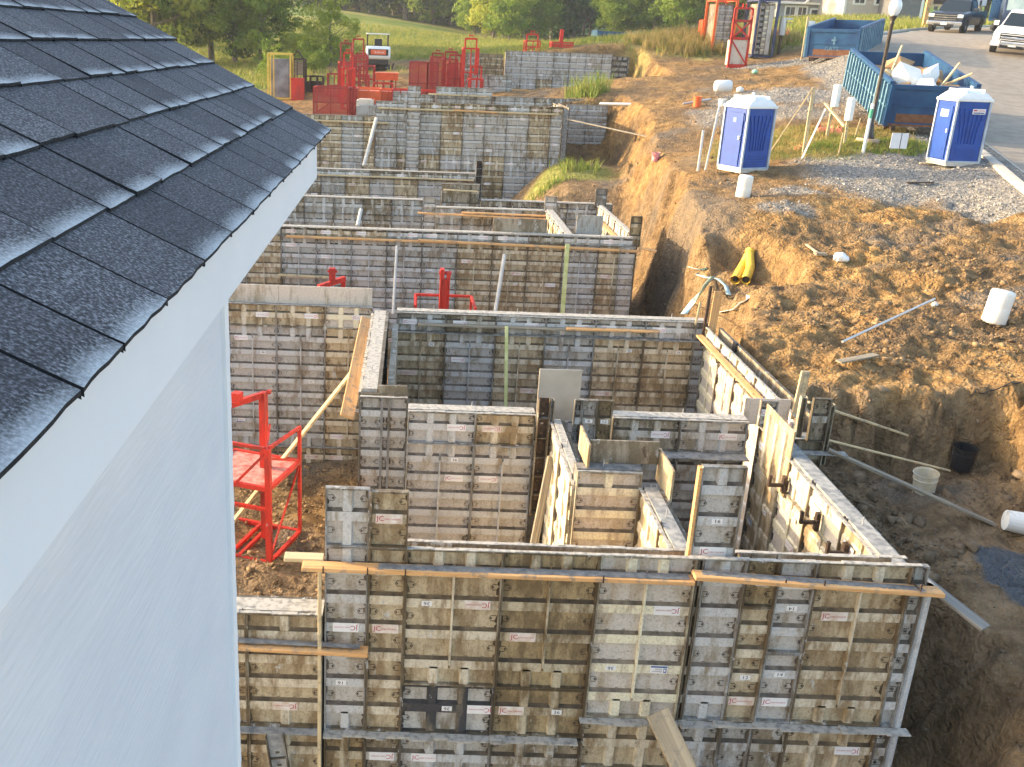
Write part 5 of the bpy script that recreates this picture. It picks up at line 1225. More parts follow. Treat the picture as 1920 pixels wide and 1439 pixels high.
# ------------------------------------------------------------------ dumpsters
def dumpster(label, x, y, z, w, L, h, rz, full, txt=None, rx=0):
    rt = empty('roll_off_dumpster', (x, y, z), rot=(rx, 0, rz)); tag(rt, label, 'dumpster')
    t = .06
    mb = MB(); mb.box(0, w, 0, t, .22, h); mb.box(.1, w-.1, -.03, 0, h*.55, h*.58); mb.box(0, w, -.05, .0, h-.14, h); mb.box(0, w, -.05, 0, .22, .32); mb.box(-.05, .08, -.07, 0, .22, h); mb.box(w-.08, w+.05, -.07, 0, .22, h); mb.build('end_gate', m_dblue, rt)
    mb = MB(); mb.box(.3, w-.3, -.004, -.001, .34, .62); mb.box(0.05, w*.7, -.052, -.0505, .23, .30); mb.build('rust_stain', m_rust, rt)
    for s, nm in ((0, 'side_wall'), (w, 'side_wall')):
        mb = MB(); x0, x1 = (s-t, s) if s == 0 else (s, s+t); mb.box(x0, x1, .01, L, .22, h-.001)
        mb.box(x0-.04, x1+.04, -.0, L, h, h+.1)
        sgn = -1 if s == 0 else 1; n = int(L/.42)
        for k in range(n):
            yy = .12+k*(L-.24)/(n-1); xo = x0-.08 if s == 0 else x1
            mb.box(xo, xo+.08, yy-.055, yy+.055, .24, h-.004, 1)
        mb.box(*( (x0-.03, x0) if s == 0 else (x1, x1+.03)), 0, L, h*.52, h*.56, 1)
        mb.build(nm, [m_dblue, m_dbluel], rt)
    mb = MB(); mb.box(0, w, L-t, L, .22, h); mb.box(0, w, .07, L-.07, .22, .26); mb.build('floor_and_back', m_dblue, rt)
    mb = MB()
    for s in (.25, w-.35): mb.box(s, s+.12, 0, L, .06, .22)
    for s in (.1, w-.2): 
        for yy in (.4, L-.5): mb.tube([(s, yy, .1), (s+.1, yy, .1)], .1, 10)
    mb.build('skid_rails', m_steel, rt)
    if txt:
        mb = MB(); add_text(mb, txt, .26, w*.5, h*.42, 0, y=-.04); mb.box(w*.52, w*.55, -.036, -.032, h*.55, h*.78); mb.box(w*.48, w*.58, -.036, -.033, h*.66, h*.70); mb.build('chalk_mark', m_dbluel, rt)
    return rt
a = at(1656, 240, 34.0); z = gz_s(a.x+1, 35)
DW, DL, DH = 2.55, 6.4, 1.55
d2 = dumpster('blue roll off dumpster full of white and brown scrap, behind the lamp post', a.x, 34.0, z-.05, DW, DL, DH, R(-10), True, rx=R(9))
Md2 = Matrix.Translation(d2.location) @ Matrix.Rotation(R(-10), 4, 'Z') @ Matrix.Rotation(R(9), 4, 'X')
q = random.Random(8); Md = d2.matrix_basis.copy()
def debris(name, label, cat, x, y, z, sx, sy, sz, mat, rot, crump=True):
    mb = MB(); vs = []
    rg_ = np.random.default_rng(int(x*91+y*17)+3); V = IV*np.array([sx, sy, sz])*.5*(1+rg_.uniform(-.25, .35, (12, 1)))
    if crump: mb.add(V.tolist(), [tuple(f) for f in IF.tolist()])
    else: mb.box(-sx/2, sx/2, -sy/2, sy/2, -sz/2, sz/2)
    o = mb.build(name, mat); o.matrix_world = Md2 @ Matrix.Translation((x, y, z-.28)) @ Matrix.Rotation(rot[0], 4, 'X') @ Matrix.Rotation(rot[1], 4, 'Y') @ Matrix.Rotation(rot[2], 4, 'Z')
    tag(o, label, cat); return o
m_card = simple('brown cardboard', (.30, .17, .08), (.42, .26, .13), 3, .8)
mb = MB(); mb.box(.05, DW-.05, .1, DL-.15, .3, 1.1); o = mb.build('scrap_fill', m_card); o.matrix_world = Md2; tag(o, 'packed brown scrap filling the dumpster', 'scrap')
for i, (x, y, z_, sx, sy, sz, m_, nm, lb) in enumerate([
    (.85, 1.5, 1.75, 1.3, 1.0, .9, m_white, 'white_bag', 'big white bag heaped at the left of the scrap'), (1.55, 1.7, 1.75, 1.0, .5, .8, m_white, 'foam_sheet', 'bent white sheet standing upright in the middle of the scrap'),
    (1.25, .8, 1.6, 1.2, .7, .6, m_white, 'white_bag', 'small white bag at the front of the scrap'), (.5, .6, 1.55, .8, .6, .5, m_orange if 0 else m_card, 'carton', 'crushed reddish carton at the front left of the scrap'),
    (2.05, .7, 1.5, .8, .7, .5, m_card, 'carton', 'crushed brown carton at the front right of the scrap'), (.9, 3.4, 1.7, 1.1, .9, .8, m_card, 'carton', 'leaning brown carton far inside the dumpster'),
    (1.9, 3.0, 1.6, .9, 1.0, .7, m_card, 'carton', 'brown carton far right inside the dumpster'), (.35, 2.4, 1.6, .6, 1.1, .5, m_woodp, 'scrap_wood', 'pale scrap wood lump at the left rim of the dumpster'), (2.2, 1.6, 1.45, .6, .9, .4, m_woodg, 'scrap_wood', 'grey scrap wood lump at the right rim of the dumpster')]):
    debris(nm, lb, 'scrap', x, y, z_, sx, sy, sz, m_, (q.uniform(-.5, .5), q.uniform(-.5, .5), q.uniform(0, 3)))
for i, (x, y, z_, L_, rt_, lb) in enumerate([(1.0, .35, 1.62, 1.9, (0, .05, .1), 'straight pale stick lying across the dumpster front'), (1.9, 1.0, 1.9, 1.3, (0, -.9, .5), 'stick poking up at the right of the scrap'), (2.1, .9, 1.85, 1.1, (0, -.6, -.4), 'second stick crossing it at the right of the scrap'),
    (.3, 1.9, 1.75, 1.5, (0, -.25, 1.2), 'stick at the left rim of the scrap'), (.7, 3.0, 2.0, 1.4, (0, -1.2, .6), 'brown board standing up behind the lamp post in the scrap')]):
    debris('scrap_stick', lb, 'stick', x, y, z_, L_, .09, .05, m_woodp, rt_, False)
a = at(1512, 98, 51.0); dumpster('empty looking blue dumpster with a chalk mark, beside the road bend', a.x, 51.0, gz_s(a.x+1, 51.5)-.05, 2.3, 5.6, 1.55, R(-33), False, 'GATS', rx=R(6))
a = at(1120, 80, 100); b2 = at(1193, 76, 104); z = gz_s(a.x+1, 100)
dumpster('far blue container lying low in the field in front of the trees', a.x, 100, z, 4.2, 3, at(1150, 60, 100).z-z, R(0), False)

# ------------------------------------------------------------------ lamp post, stakes, sign
p = at(1628, 258, 32.5); z = gz_s(p.x, 32.5); rt = empty('street_lamp', (p.x, 32.5, z)); rt.rotation_euler = (0, R(1.5), 0); tag(rt, 'black lamp post with a frosted acorn globe in front of the dumpster', 'street lamp')
H = at(1668, 30, 32.5).z-z
m_post = simple('dark bronze post', (.03, .024, .02), (.06, .045, .035), 6, .45)
mb = MB(); mb.lathe([(0, .14), (.17, .14), (.17, .22), (.13, .3), (.10, .55), (.075, .62), (.062, .7), (.055, H-.25), (.07, H-.22), (.05, H-.18), (.10, H-.05), (.13, H), (0, H)], 16); mb.build('post', m_post, rt, smooth=True)
mb = MB(); mb.lathe([(0, 0), (.34, 0), (.36, .06), (.34, .15), (0, .15)], 20); mb.build('concrete_base', simple('clay stained concrete', (.42, .28, .18), (.55, .42, .3), 5, .8), rt)
m_globe, nt, b = newmat('frosted globe'); b.inputs['Base Color'].default_value = (.82, .84, .84, 1); b.inputs['Roughness'].default_value = .25
mb = MB(); mb.lathe([(.09, H), (.15, H+.08), (.19, H+.22), (.17, H+.38), (.10, H+.50), (.05, H+.54), (.04, H+.60), (0, H+.62)], 16); mb.build('globe', m_globe, rt, smooth=True)
def stake(label, a, b, w, mat=m_woodp, t=None, name='stake', cat='stake', group=None):
    a = Vector(a); b = Vector(b); mb = MB(); mb.beam((0, 0, 0), b-a, w, t or w*.6); o = mb.build(name, mat, loc=a); tag(o, label, cat, group); return o
def pstake(label, px0, py0, px1, py1, Y, w, mat=m_woodp, Y1=None, **k):
    a = at(px0, py0, Y); g0 = gz_s(a.x, Y); b = at(px1, py1, Y1 or Y); a.z = g0-.08; return stake(label, a, b, w, mat, **k)
pstake('tall wooden stake with two diagonal braces, left of the group', 1510, 268, 1526, 165, 32, .10)
pstake('long diagonal brace running down left from the tall stake', 1444, 250, 1524, 166, 32.5, .06, Y1=32)
pstake('pale pole leaning against the tall stake', 1505, 282, 1548, 205, 31.4, .055, m_pole, Y1=32)
pstake('wooden stake standing behind the tall one, holding a white tube', 1551, 250, 1568, 168, 33.5, .08)
a = at(1548, 195, 34); b = at(1584, 238, 32.5); stake('diagonal wooden brace between the two tube stakes', a, b, .09)
pstake('wooden stake right of the group, holding a white tube', 1582, 280, 1593, 200, 32.2, .07)
pstake('short thin stake in the dry grass right of the group', 1572, 290, 1581, 250, 31.2, .035)
pstake('thin leaning stick in the grass below the dumpster', 1605, 243, 1614, 222, 33.5, .035)
pstake('thin stake in the grass left of the first toilet', 1313, 285, 1319, 245, 31, .06, m_white)
pstake('long stick leaning against the first toilet', 1330, 258, 1350, 195, 31, .05, m_white)
for k, (px, py, Y) in enumerate(((1568, 180, 33.3), (1594, 205, 32.0))):
    p = at(px, py, Y); mb = MB(); mb.tube([(0, 0, -.35), (0, 0, .30)], .125, 12); mb.tube([(0, 0, .3), (0, 0, .34)], .10, 12)
    tag(mb.build('white_tube', m_white, loc=p), ('white plastic tube hung on the stake behind the tall one', 'white plastic tube hung on the right hand stake')[k], 'tube')
p = at(1621, 272, 31.4); z = gz_s(p.x, 31.4)-.05; h = at(1628, 195, 31.4).z-z; mb = MB(); mb.tube([(0, 0, 0), (.03, 0, h)], .05, 10, 0); mb.tube([(.021, 0, h*.72), (.027, 0, h*.90)], .054, 10, 1)
tag(mb.build('marker_pipe', [m_white, simple('green tape', (.05, .35, .2), (.08, .4, .25), 5)], loc=(p.x, 31.4, z)), 'white marker pipe with a green band next to the lamp post', 'marker pipe')
a = at(1668, 279, 30.8); b = at(1705, 251, 30.8); rt = empty('yard_sign', (a.x, 30.8, gz_s(a.x+.3, 30.8))); tag(rt, 'blank white yard sign on wires between the lamp post and the toilet', 'sign')
z0 = rt.location.z; mb = MB(); mb.box(0, b.x-a.x, 0, .012, a.z-z0, b.z-z0); mb.build('sign_board', m_white, rt)
mb = MB(); mb.tube([(.31, .02, -.1), (.31, .02, b.z-z0)], .008, 6); mb.tube([(.29, -.008, a.z-z0), (.29, -.008, b.z-z0)], .008, 6); mb.build('wire_stake', m_steel, rt)
for (px, py, Y, w_, h_, mat, nm, lb, cat) in (
    (1437, 288, 30.6, .2, .45, simple('mint green plastic', (.35, .6, .42), (.45, .68, .5), 5), 'green_jug', 'mint green jug tied on the brace by the left toilet', 'jug'),
    (1417, 124, 50, .28, .2, simple('green plastic', (.2, .5, .32), (.3, .6, .42), 5), 'green_bottle', 'small green bottle lying on the bare clay', 'bottle'),
    (1390, 151, 44.5, .3, .22, m_white, 'white_rag', 'small red and white scrap near the white tank', 'scrap')):
    p = at(px, py, Y); z = gz_s(p.x, Y); mb = MB(); mb.lathe([(0, 0), (w_*.5, .01), (w_*.52, h_*.7), (w_*.25, h_*.9), (w_*.12, h_), (0, h_)], 10); tag(mb.build(nm, mat, loc=(p.x, Y, z), smooth=True), lb, cat)
# ------------------------------------------------------------------ drums, buckets, pipes
def bucket(label, x, y, z, r, h, mat, rot=(0, 0, 0), full=False):
    rt = empty('bucket', (x, y, z), rot=rot); tag(rt, label, 'bucket')
    mb = MB(); mb.lathe([(0, 0), (r*.86, 0), (r*.95, h*.7), (r*1.0, h*.72), (r*1.0, h*.76), (r*.96, h*.77), (r, h), (r*1.05, h), (r*1.05, h*.96), (r*.93, h*.96), (r*.80, .02), (0, .02)], 20); mb.build('pail', mat, rt, smooth=False)
    mb = MB(); mb.tube([(r*1.03*math.cos(t_), r*1.03*math.sin(t_)*.45-.0, h*.78-r*.9*abs(math.sin(t_))) for t_ in [math.pi*i/10 for i in range(11)]], .004, 5); mb.build('bail', m_galv, rt)
    return rt
m_muddy = simple('mud smeared white plastic', (.62, .52, .34), (.70, .66, .55), 7, .6)
m_muddyw = simple('scuffed white plastic', (.50, .46, .38), (.80, .80, .76), 6, .6, lo=.3, hi=.45)
x, y = 7.69, 13.3; bucket('muddy cream bucket standing on the shaded terrace by the board end', x, y, gz_s(x, y)+.0, .17, .38, m_muddy, (R(4), R(-5), 0))
x, y = 8.42, 13.75; bucket('black bucket standing on the shaded terrace', x, y, gz_s(x, y), .17, .36, m_black, (R(5), 0, 0))
x, y = 8.15, 12.05; bucket('white bucket lying on its side at the right edge', x, y, gz_s(x, y)+.16, .16, .38, m_muddyw, (R(0), R(95), R(-14)))
def drum(label, px, py, Y, r, h, rot=(0, 0, 0)):
    p = onground(px, py, Y); Y = p.y; z = p.z; mb = MB()
    mb.lathe([(0, 0), (r*.9, 0), (r, .03), (r, h*.48), (r*.985, h*.5), (r, h*.52), (r, h-.06), (r*.95, h-.02), (r*.7, h), (0, h)], 24); o = mb.build('plastic_drum', m_drum, loc=(p.x, Y, z-.02), rot=rot, smooth=True); tag(o, label, 'drum'); return o
m_drum, nt, b = newmat('translucent white drum plastic'); b.inputs['Base Color'].default_value = (.78, .76, .70, 1); b.inputs['Roughness'].default_value = .5; b.inputs['Subsurface Weight'].default_value = 0.0
drum('large white plastic drum standing on the orange clay at the right edge', 1862, 605, 17.5, .205, .62, (R(-3), R(8), 0))
drum('white plastic drum standing on the bank below the left toilet', 1392, 370, 25.6, .19, .60, (0, R(3), 0))
p = at(1355, 168, 43); mb = MB(); mb.lathe([(0, 0), (.2, .02), (.24, .1), (.24, .62), (.2, .7), (0, .72)], 16); o = mb.build('plastic_tank', m_white, loc=(p.x-.36, 43, gz_s(p.x, 43)+.45), rot=(0, R(88), 0), smooth=True); tag(o, 'white plastic tank lying on its side on the dirt beyond the left toilet', 'tank')
p = at(1355, 186, 41.5); bucket('small white bucket below the white tank', p.x, 41.5, gz_s(p.x, 41.5), .15, .3, m_white)
p = at(1308, 185, 42); bucket('orange bucket standing by the grey pipe', p.x, 42, gz_s(p.x, 42), .17, .42, m_orange)
p = at(1230, 291, 35); bucket('red bucket on the bank above the trench', p.x, 35, gz_s(p.x, 35), .15, .30, simple('red and white bucket', (.5, .03, .05), (.7, .4, .4), 9, .5))
a = at(1283, 176, 42.6); b = at(1335, 172, 42.6); g1 = gz_s(a.x, 42.6); pole('short grey pipe lying behind the orange bucket', (a.x, 42.6, g1+.1), (b.x, 42.6, gz_s(b.x, 42.6)+.12), .05, m_galv, 'pipe', 'pipe')
m_yp = simple('yellow corrugated pipe', (.62, .40, .03), (.75, .52, .06), 6, .5)
for k, (pl, lb) in enumerate((([(1376, 538, 21.3), (1393, 508, 22.0), (1406, 486, 22.5)], 'left one of two yellow corrugated drain pipes in the hollow'), ([(1396, 540, 21.1), (1405, 514, 21.6), (1403, 485, 22.4)], 'right one of two yellow drain pipes, its dark end facing the camera'))):
    P_ = [onground(a_, b_, c_, .14) for a_, b_, c_ in pl]; pp = []
    for i in range(2):
        for j in range(14): pp.append(P_[i].lerp(P_[i+1], j/14))
    pp.append(P_[2]); o0 = Vector(pp[0]); mb = MB(); mb.tube([Vector(v)-o0 for v in pp], [(.095 if j % 2 else .107) for j in range(len(pp))], 14, 0, False)
    o = mb.build('drain_pipe', m_yp, loc=o0, smooth=True); tag(o, lb, 'drain pipe')
    mb = MB(); d_ = (pp[1]-pp[0]).normalized(); mb.tube([d_*.03, d_*.04], .075 if k else .05, 14); mb.build('pipe_bore', m_black, o)
m_strap = simple('pale blue plastic strap', (.30, .48, .50), (.45, .62, .62), 6, .6)
strap('pale blue strip draped from the bank down behind the back wall', [onground(1335, 535, 20.2, .1), onground(1322, 548, 19.4, .15), onground(1300, 570, 18.6, .05), at(1282, 590, 18.0)], .12, m_strap, 'plastic_strip')
strap('crumpled pale blue strip lying on the shaded bank', [onground(1290, 512, 21.4, .05), onground(1310, 520, 21.0, .12), onground(1325, 508, 21.4, .05), onground(1306, 524, 20.8, .1), onground(1325, 530, 20.5, .08), onground(1345, 530, 20.4, .08), onground(1360, 545, 20.0, .1), onground(1366, 558, 19.6, .04)], .11, m_strap, 'plastic_strip')
strap('pale flat hose lying on the clay past the upright boards', [onground(1350, 597, 18.6, .06), onground(1375, 590, 18.7, .06), onground(1388, 582, 18.9, .05), onground(1400, 570, 19.2, .05), onground(1402, 564, 19.4, .05)], .10, m_white, 'plastic_strip')
p = onground(1575, 492, 22.0, .08); rgb = np.random.default_rng(3); V = IV*np.array([.22, .17, .15])*(1+rgb.uniform(-.3, .4, (12, 1))); mb = MB(); mb.add(V.tolist(), [tuple(f) for f in IF.tolist()])
o = mb.build('plastic_bag', m_white, loc=p); s_ = o.modifiers.new('s', 'SUBSURF'); s_.levels = s_.render_levels = 2; tx = bpy.data.textures.new('crumple', 'CLOUDS'); tx.noise_scale = .09; dm = o.modifiers.new('d', 'DISPLACE'); dm.texture = tx; dm.strength = .09; tag(o, 'crumpled white plastic bag lying on the bare orange clay', 'plastic bag')
a = onground(1511, 463, 23.2, .04); b = onground(1535, 482, 22.3, .06)
rt = empty('spade_head', a); tag(rt, 'small wooden handled trowel left of the white bag', 'trowel'); mb = MB(); mb.beam((0, 0, 0), b-a, .045, .03); mb.build('handle', m_woodp, rt); mb = MB(); mb.box(-.1, .14, -.1, .08, -.02, .03); mb.build('blade', m_woodg, rt, loc=b-a)
pole('long thin metal pipe lying on the clods on the bank', onground(1577, 655, 15.6, .10), onground(1750, 573, 18.2, .12), .022, m_galv, 'metal_pipe', 'pipe')
plank('grey board lying on the clods on the bank', onground(1570, 690, 15.2, .07), onground(1640, 680, 15.3, .12), .14, .03, m_woodg)
p = onground(1752, 576, 18.2, .03); mb = MB(); mb.add((IV*.07).tolist(), [tuple(f) for f in IF.tolist()]); tag(mb.build('foil_scrap', m_galv, loc=p), 'small shiny scrap at the far end of the metal pipe', 'scrap')
def cable(label, pts, r, mat=m_black):
    P_ = [onground(*p_, .03) for p_ in pts]; o0 = P_[0]; mb = MB(); pp = []
    for i in range(len(P_)-1):
        for j in range(6):
            v = P_[i].lerp(P_[i+1], j/6); v.z = gz_s(v.x, v.y)+.03; pp.append(v-o0)
    pp.append(P_[-1]-o0); mb.tube(pp, r, 5); tag(mb.build('cable', mat, loc=o0), label, 'cable')
cable('thin black cable running over the clods at the right edge', [(1916, 722, 14.8), (1870, 738, 14.6), (1820, 748, 14.6)], .01)
p = onground(1700, 345, 28.4, .02); 
plank('dark short board lying on the gravel below the right toilet', p, p+Vector((.75, .02, .02)), .10, .03, m_steel)
p = onground(1740, 312, 29.6, .03)
for k, (dx, dy, rr_, lb) in enumerate(((0, 0, .3, 'pale scrap board at the foot of the right toilet'), (-.25, .05, -.2, 'second pale scrap board at the foot of the right toilet'), (.1, -.15, .7, 'third scrap board, slanting, at the foot of the right toilet'))):
    a_ = p+Vector((dx, dy, .03*k)); plank(lb, a_, a_+Vector((.5*math.cos(rr_), .5*math.sin(rr_), .02)), .09, .03, m_woodp)
m_fence = simple('orange plastic netting', (.70, .18, .07), (.8, .3, .15), 14, .7)
def netting(label, px0, px1, py, Y, h):
    a = onground(px0, py, Y); b = onground(px1, py, Y); mb = MB(); n = 14; q_ = random.Random(int(px0)); o0 = a
    for i in range(n+1):
        v = a.lerp(b, i/n); g0 = gz_s(v.x, v.y); hh2 = h*q_.uniform(.2, 1)
        for k in range(4): mb.v.append((v.x-o0.x+q_.uniform(-.03, .03), (k*.12)-q_.uniform(0, .1), g0-o0.z+hh2*(0, .7, 1, .4)[k]+.02))
    for i in range(n):
        for k in range(3):
            if (i*3+k) % 5 == 2: continue
            a_ = i*4+k; mb.f.append((a_, a_+4, a_+5, a_+1)); mb.m.append(0)
    tag(mb.build('safety_netting', m_fence, loc=o0), label, 'netting')
netting('collapsed orange netting in the dry grass by the stakes', 1490, 1545, 283, 31.2, .12)
netting('orange netting lying behind the tall stake', 1528, 1572, 250, 33.0, .25)
netting('fallen orange netting left of the far dumpster', 1448, 1490, 82, 56.5, .9)
# excavator
p = at(708, 128, 64); z = gz_s(p.x, 64); rt = empty('mini_excavator', (p.x, 64, z), R(4)); tag(rt, 'small white and black excavator seen from behind, parked at the field edge', 'excavator'); rt.scale = (.84, .84, .70)
for s in (-.62, .62):
    mb = MB(); mb.prism([(-.9, .12), (-.75, 0), (.75, 0), (.9, .12), (.9, .36), (.75, .48), (-.75, .48), (-.9, .36)], s-.16, s+.16, 0, 'x'); o = mb.build('track', m_black, rt); bevel(o, .03, 2)
mb = MB(); mb.box(-.75, .75, -.75, .8, .5, 1.05); o = mb.build('lower_body', m_black, rt); bevel(o, .06, 2)
mb = MB(); mb.prism([(-.82, .95), (-.95, 1.15), (-.92, 1.85), (-.7, 2.05), (.3, 2.05), (.5, 1.6), (.8, 1.2), (.8, .95)], -.88, .88, 0, 'x'); o = mb.build('engine_cover', m_white, rt); bevel(o, .12, 3)
mb = MB(); mb.box(-.55, .55, -.97, -.955, 1.35, 1.75, 0); add_text(mb, 'bobcat', .26, .08, 1.55, 1, y=-.98); mb.box(-.72, .72, -.965, -.958, 1.28, 1.8, 2); mb.build('rear_badge', [m_orange, m_white, m_black], rt)
mb = MB(); mb.box(-.85, .8, -.6, .7, 3.0, 3.1); o = mb.build('canopy_roof', m_white, rt); bevel(o, .03, 2)
for x_, y_ in ((-.78, -.5), (.72, -.5), (-.78, .6), (.72, .6)): mb = MB(); mb.beam((x_, y_, 1.9), (x_, y_, 3.0), .07, .07); mb.build('canopy_post', m_black, rt)
mb = MB(); mb.box(-.3, .3, -.3, .2, 2.0, 2.15); mb.box(-.28, .28, -.38, -.26, 2.1, 2.65); o = mb.build('seat', m_black, rt); bevel(o, .04, 2)
mb = MB(); mb.beam((.2, .8, 1.0), (.25, 1.9, 2.3), .2, .25); mb.beam((.25, 1.9, 2.3), (.3, 2.8, 1.0), .16, .2); mb.build('boom', m_white, rt)
mb = MB(); mb.prism([(2.6, .2), (3.1, .15), (3.15, .8), (2.8, 1.0)], 0, .6, 0, 'x'); mb.build('bucket', m_steel, rt)
mb = MB(); mb.box(-.95, .95, 1.0, 1.08, .05, .5); mb.beam((.95, -1.0, .2), (1.15, -1.1, .7), .08, .1); mb.build('blade', m_black, rt)

# ------------------------------------------------------------------ vehicles
m_pgrey = simple('dark grey car paint', (.045, .055, .075), (.055, .065, .085), 3, .25, .4, 0)
m_pwhite = simple('white car paint', (.76, .77, .78), (.80, .80, .80), 3, .25, 0, 0)
m_chrome = simple('chrome', (.6, .6, .6), (.7, .7, .7), 5, .2, .9, 0)
m_lamp, nt, b = newmat('headlight glass'); b.inputs['Base Color'].default_value = (.85, .86, .85, 1); b.inputs['Roughness'].default_value = .1
def wheel(rt, x, y, r, w):
    mb = MB(); s = 1 if x > 0 else -1
    prof = [(r*.60, 0), (r*.95, 0), (r, w*.15), (r, w*.85), (r*.95, w), (r*.60, w)]; n = 24; b0 = 0
    vs = [(s*(v-w/2), rr*math.cos(2*math.pi*k/n), rr*math.sin(2*math.pi*k/n)) for rr, v in prof for k in range(n)]
    fs_ = [(i*n+k, i*n+(k+1) % n, (i+1)*n+(k+1) % n, (i+1)*n+k) for i in range(len(prof)-1) for k in range(n)]
    mb.add(vs, fs_); tr = mb.build('wheel', m_rubber, rt, loc=(x, y, r))
    mb = MB(); mb.tube([(-w*.35, 0, 0), (w*.35, 0, 0)], r*.61, 16); mb.build('rim', m_galv, tr)
def pickup(label, loc, rz, rx, paint, white=False):
    rt = empty('pickup_truck', loc, rot=(rx, 0, rz)); tag(rt, label, 'pickup truck')
    # local: front at -Y, length 5.6, width 1.98
    W_ = .98; L = 5.7
    mb = MB()
    def loft(secs, m=0):
        n = len(secs[0][1]); b0 = len(mb.v)
        for y, pts in secs: mb.v += [(x, y, z) for x, z in pts]
        for i in range(len(secs)-1):
            for k in range(n-1): a = b0+i*n+k; mb.f.append((a, a+1, a+n+1, a+n)); mb.m.append(m)
        mb.f.append(tuple(b0+k for k in range(n))); mb.m.append(m); mb.f.append(tuple(b0+(len(secs)-1)*n+k for k in range(n-1, -1, -1))); mb.m.append(m)
    def sec(w, z0, z1, zt, wt): return [(-w, z0), (-w*1.0, z0+.25), (-w, z1-.1), (-w*.97, z1), (-wt, zt), (wt, zt), (w*.97, z1), (w, z1-.1), (w, z0+.25), (w, z0)]
    loft([(-2.82, sec(.86, .55, .95, 1.02, .7)), (-2.72, sec(.93, .48, 1.02, 1.10, .8)), (-2.2, sec(.98, .45, 1.08, 1.16, .84)), (-1.35, sec(.98, .42, 1.14, 1.20, .86)), (-1.2, sec(.98, .42, 1.14, 1.21, .88)), (.9, sec(.98, .42, 1.14, 1.18, .9)), (2.78, sec(.98, .45, 1.14, 1.16, .94))])
    mb.build('body', paint, rt, smooth=False)
    mb = MB(); loft([(-1.32, [(-.86, 1.17), (-.85, 1.18), (.85, 1.18), (.86, 1.17)]), (-.62, [(-.86, 1.18), (-.68, 1.80), (.68, 1.80), (.86, 1.18)]), (-.3, [(-.88, 1.18), (-.68, 1.86), (.68, 1.86), (.88, 1.18)]), (.6, [(-.88, 1.18), (-.67, 1.85), (.67, 1.85), (.88, 1.18)]), (.95, [(-.88, 1.18), (-.68, 1.72), (.68, 1.72), (.88, 1.18)])])
    mb.build('cab', paint, rt)
    mb = MB(); mb.add([(-.79, -1.275, 1.215), (.79, -1.275, 1.215), (.64, -.655, 1.775), (-.64, -.655, 1.775)], [(0, 1, 2, 3)]); mb.build('windshield', m_glass, rt, loc=(0, -.008, .008))
    for s in (-1, 1):
        mb = MB(); mb.add([(s*.885, -.92, 1.24), (s*.885, .72, 1.24), (s*.712, .62, 1.76), (s*.712, -.42, 1.76)], [(0, 1, 2, 3)]); mb.build('side_window', m_glass, rt, loc=(s*.006, 0, 0))
        mb = MB(); mb.box(*sorted((s*1.0, s*1.22)), -1.0, -.9, 1.18, 1.40); o = mb.build('mirror', paint, rt); bevel(o, .02, 2)
        mb = MB(); mb.box(*sorted((s*.62, s*.93)), -2.835, -2.70, .86, 1.04); o = mb.build('headlight', m_lamp, rt); bevel(o, .02, 2)
        wheel(rt, s*.86, -1.85, .40, .27); wheel(rt, s*.86, 1.75, .40, .27)
        mb = MB(); mb.tube([(s*.55, -2.92, .47), (s*.55, -2.88, .47)], .05, 10); mb.build('fog_light', m_lamp, rt)
    mb = MB(); mb.box(-.62, .62, -2.85, -2.80, .68, 1.04); mb.build('grille', m_black, rt)
    mb = MB()
    for z in (.74, .86, .98): mb.box(-.6, .6, -2.862, -2.851, z-.015, z+.015)
    mb.box(-.11, .11, -2.872, -2.864, .83, .89)
    mb.build('grille_bars', m_chrome if not white else m_pwhite, rt)
    mb = MB(); mb.box(-.95, .95, -2.93, -2.72, .42, .66); o = mb.build('front_bumper', m_chrome if not white else m_pwhite, rt); bevel(o, .05, 2)
    mb = MB(); mb.box(-.55, .55, -2.945, -2.932, .36, .50); mb.build('lower_grille', m_black, rt)
    mb = MB(); mb.box(-.17, .17, -2.955, -2.947, .45, .57); mb.build('number_plate', m_label, rt)
    mb = MB(); mb.box(-.8, .8, 1.05, 2.7, 1.162, 1.168); mb.build('bed_floor', m_black, rt)
    mb = MB()
    for s in (-1, 1):
        mb.prism([(-2.35, .42), (-2.3, .72), (-2.1, .9), (-1.6, .9), (-1.4, .72), (-1.35, .42)], *sorted((s*.975, s*.99)), 0, 'x'); mb.prism([(1.25, .42), (1.3, .72), (1.5, .9), (2.0, .9), (2.2, .72), (2.25, .42)], *sorted((s*.975, s*.99)), 0, 'x')
    mb.build('wheel_arches', m_black, rt)
    if white:
        mb = MB(); mb.tube([(-.55, -2.95, .45), (-.5, -3.05, .85), (.5, -3.05, .85), (.55, -2.95, .45)], .04, 8); mb.tube([(-.52, -3.03, .62), (.52, -3.03, .62)], .03, 8); mb.build('bull_bar', m_chrome, rt)
        mb = MB(); mb.box(.0, .55, -.9, -.88, 1.25, 1.38); 
        for s in range(5): mb.box(-.5+s*.25-.03, -.5+s*.25+.03, -.62, -.55, 1.80, 1.835)
        mb.build('cab_lights', m_orange, rt)
    return rt
def roadat(px, py, Y): p = at(px, py, Y); return Vector((p.x, Y, float(roadz(Y))))
def park(rt, px, py, Y, yaw, back=2.8):
    p = at(px, py, Y); d = Vector((math.sin(-yaw), math.cos(-yaw), 0)); c = Vector((p.x, Y, 0))+d*back
    dzdy = float(roadz(c.y+2)-roadz(c.y-2))/4; n_ = Vector((0, -dzdy, 1)).normalized(); f_ = (d-n_*d.dot(n_)).normalized(); x_ = f_.cross(n_)
    rt.matrix_world = Matrix.Translation((c.x, c.y, float(roadz(c.y))+.01)) @ Matrix((x_, f_, n_)).transposed().to_4x4()
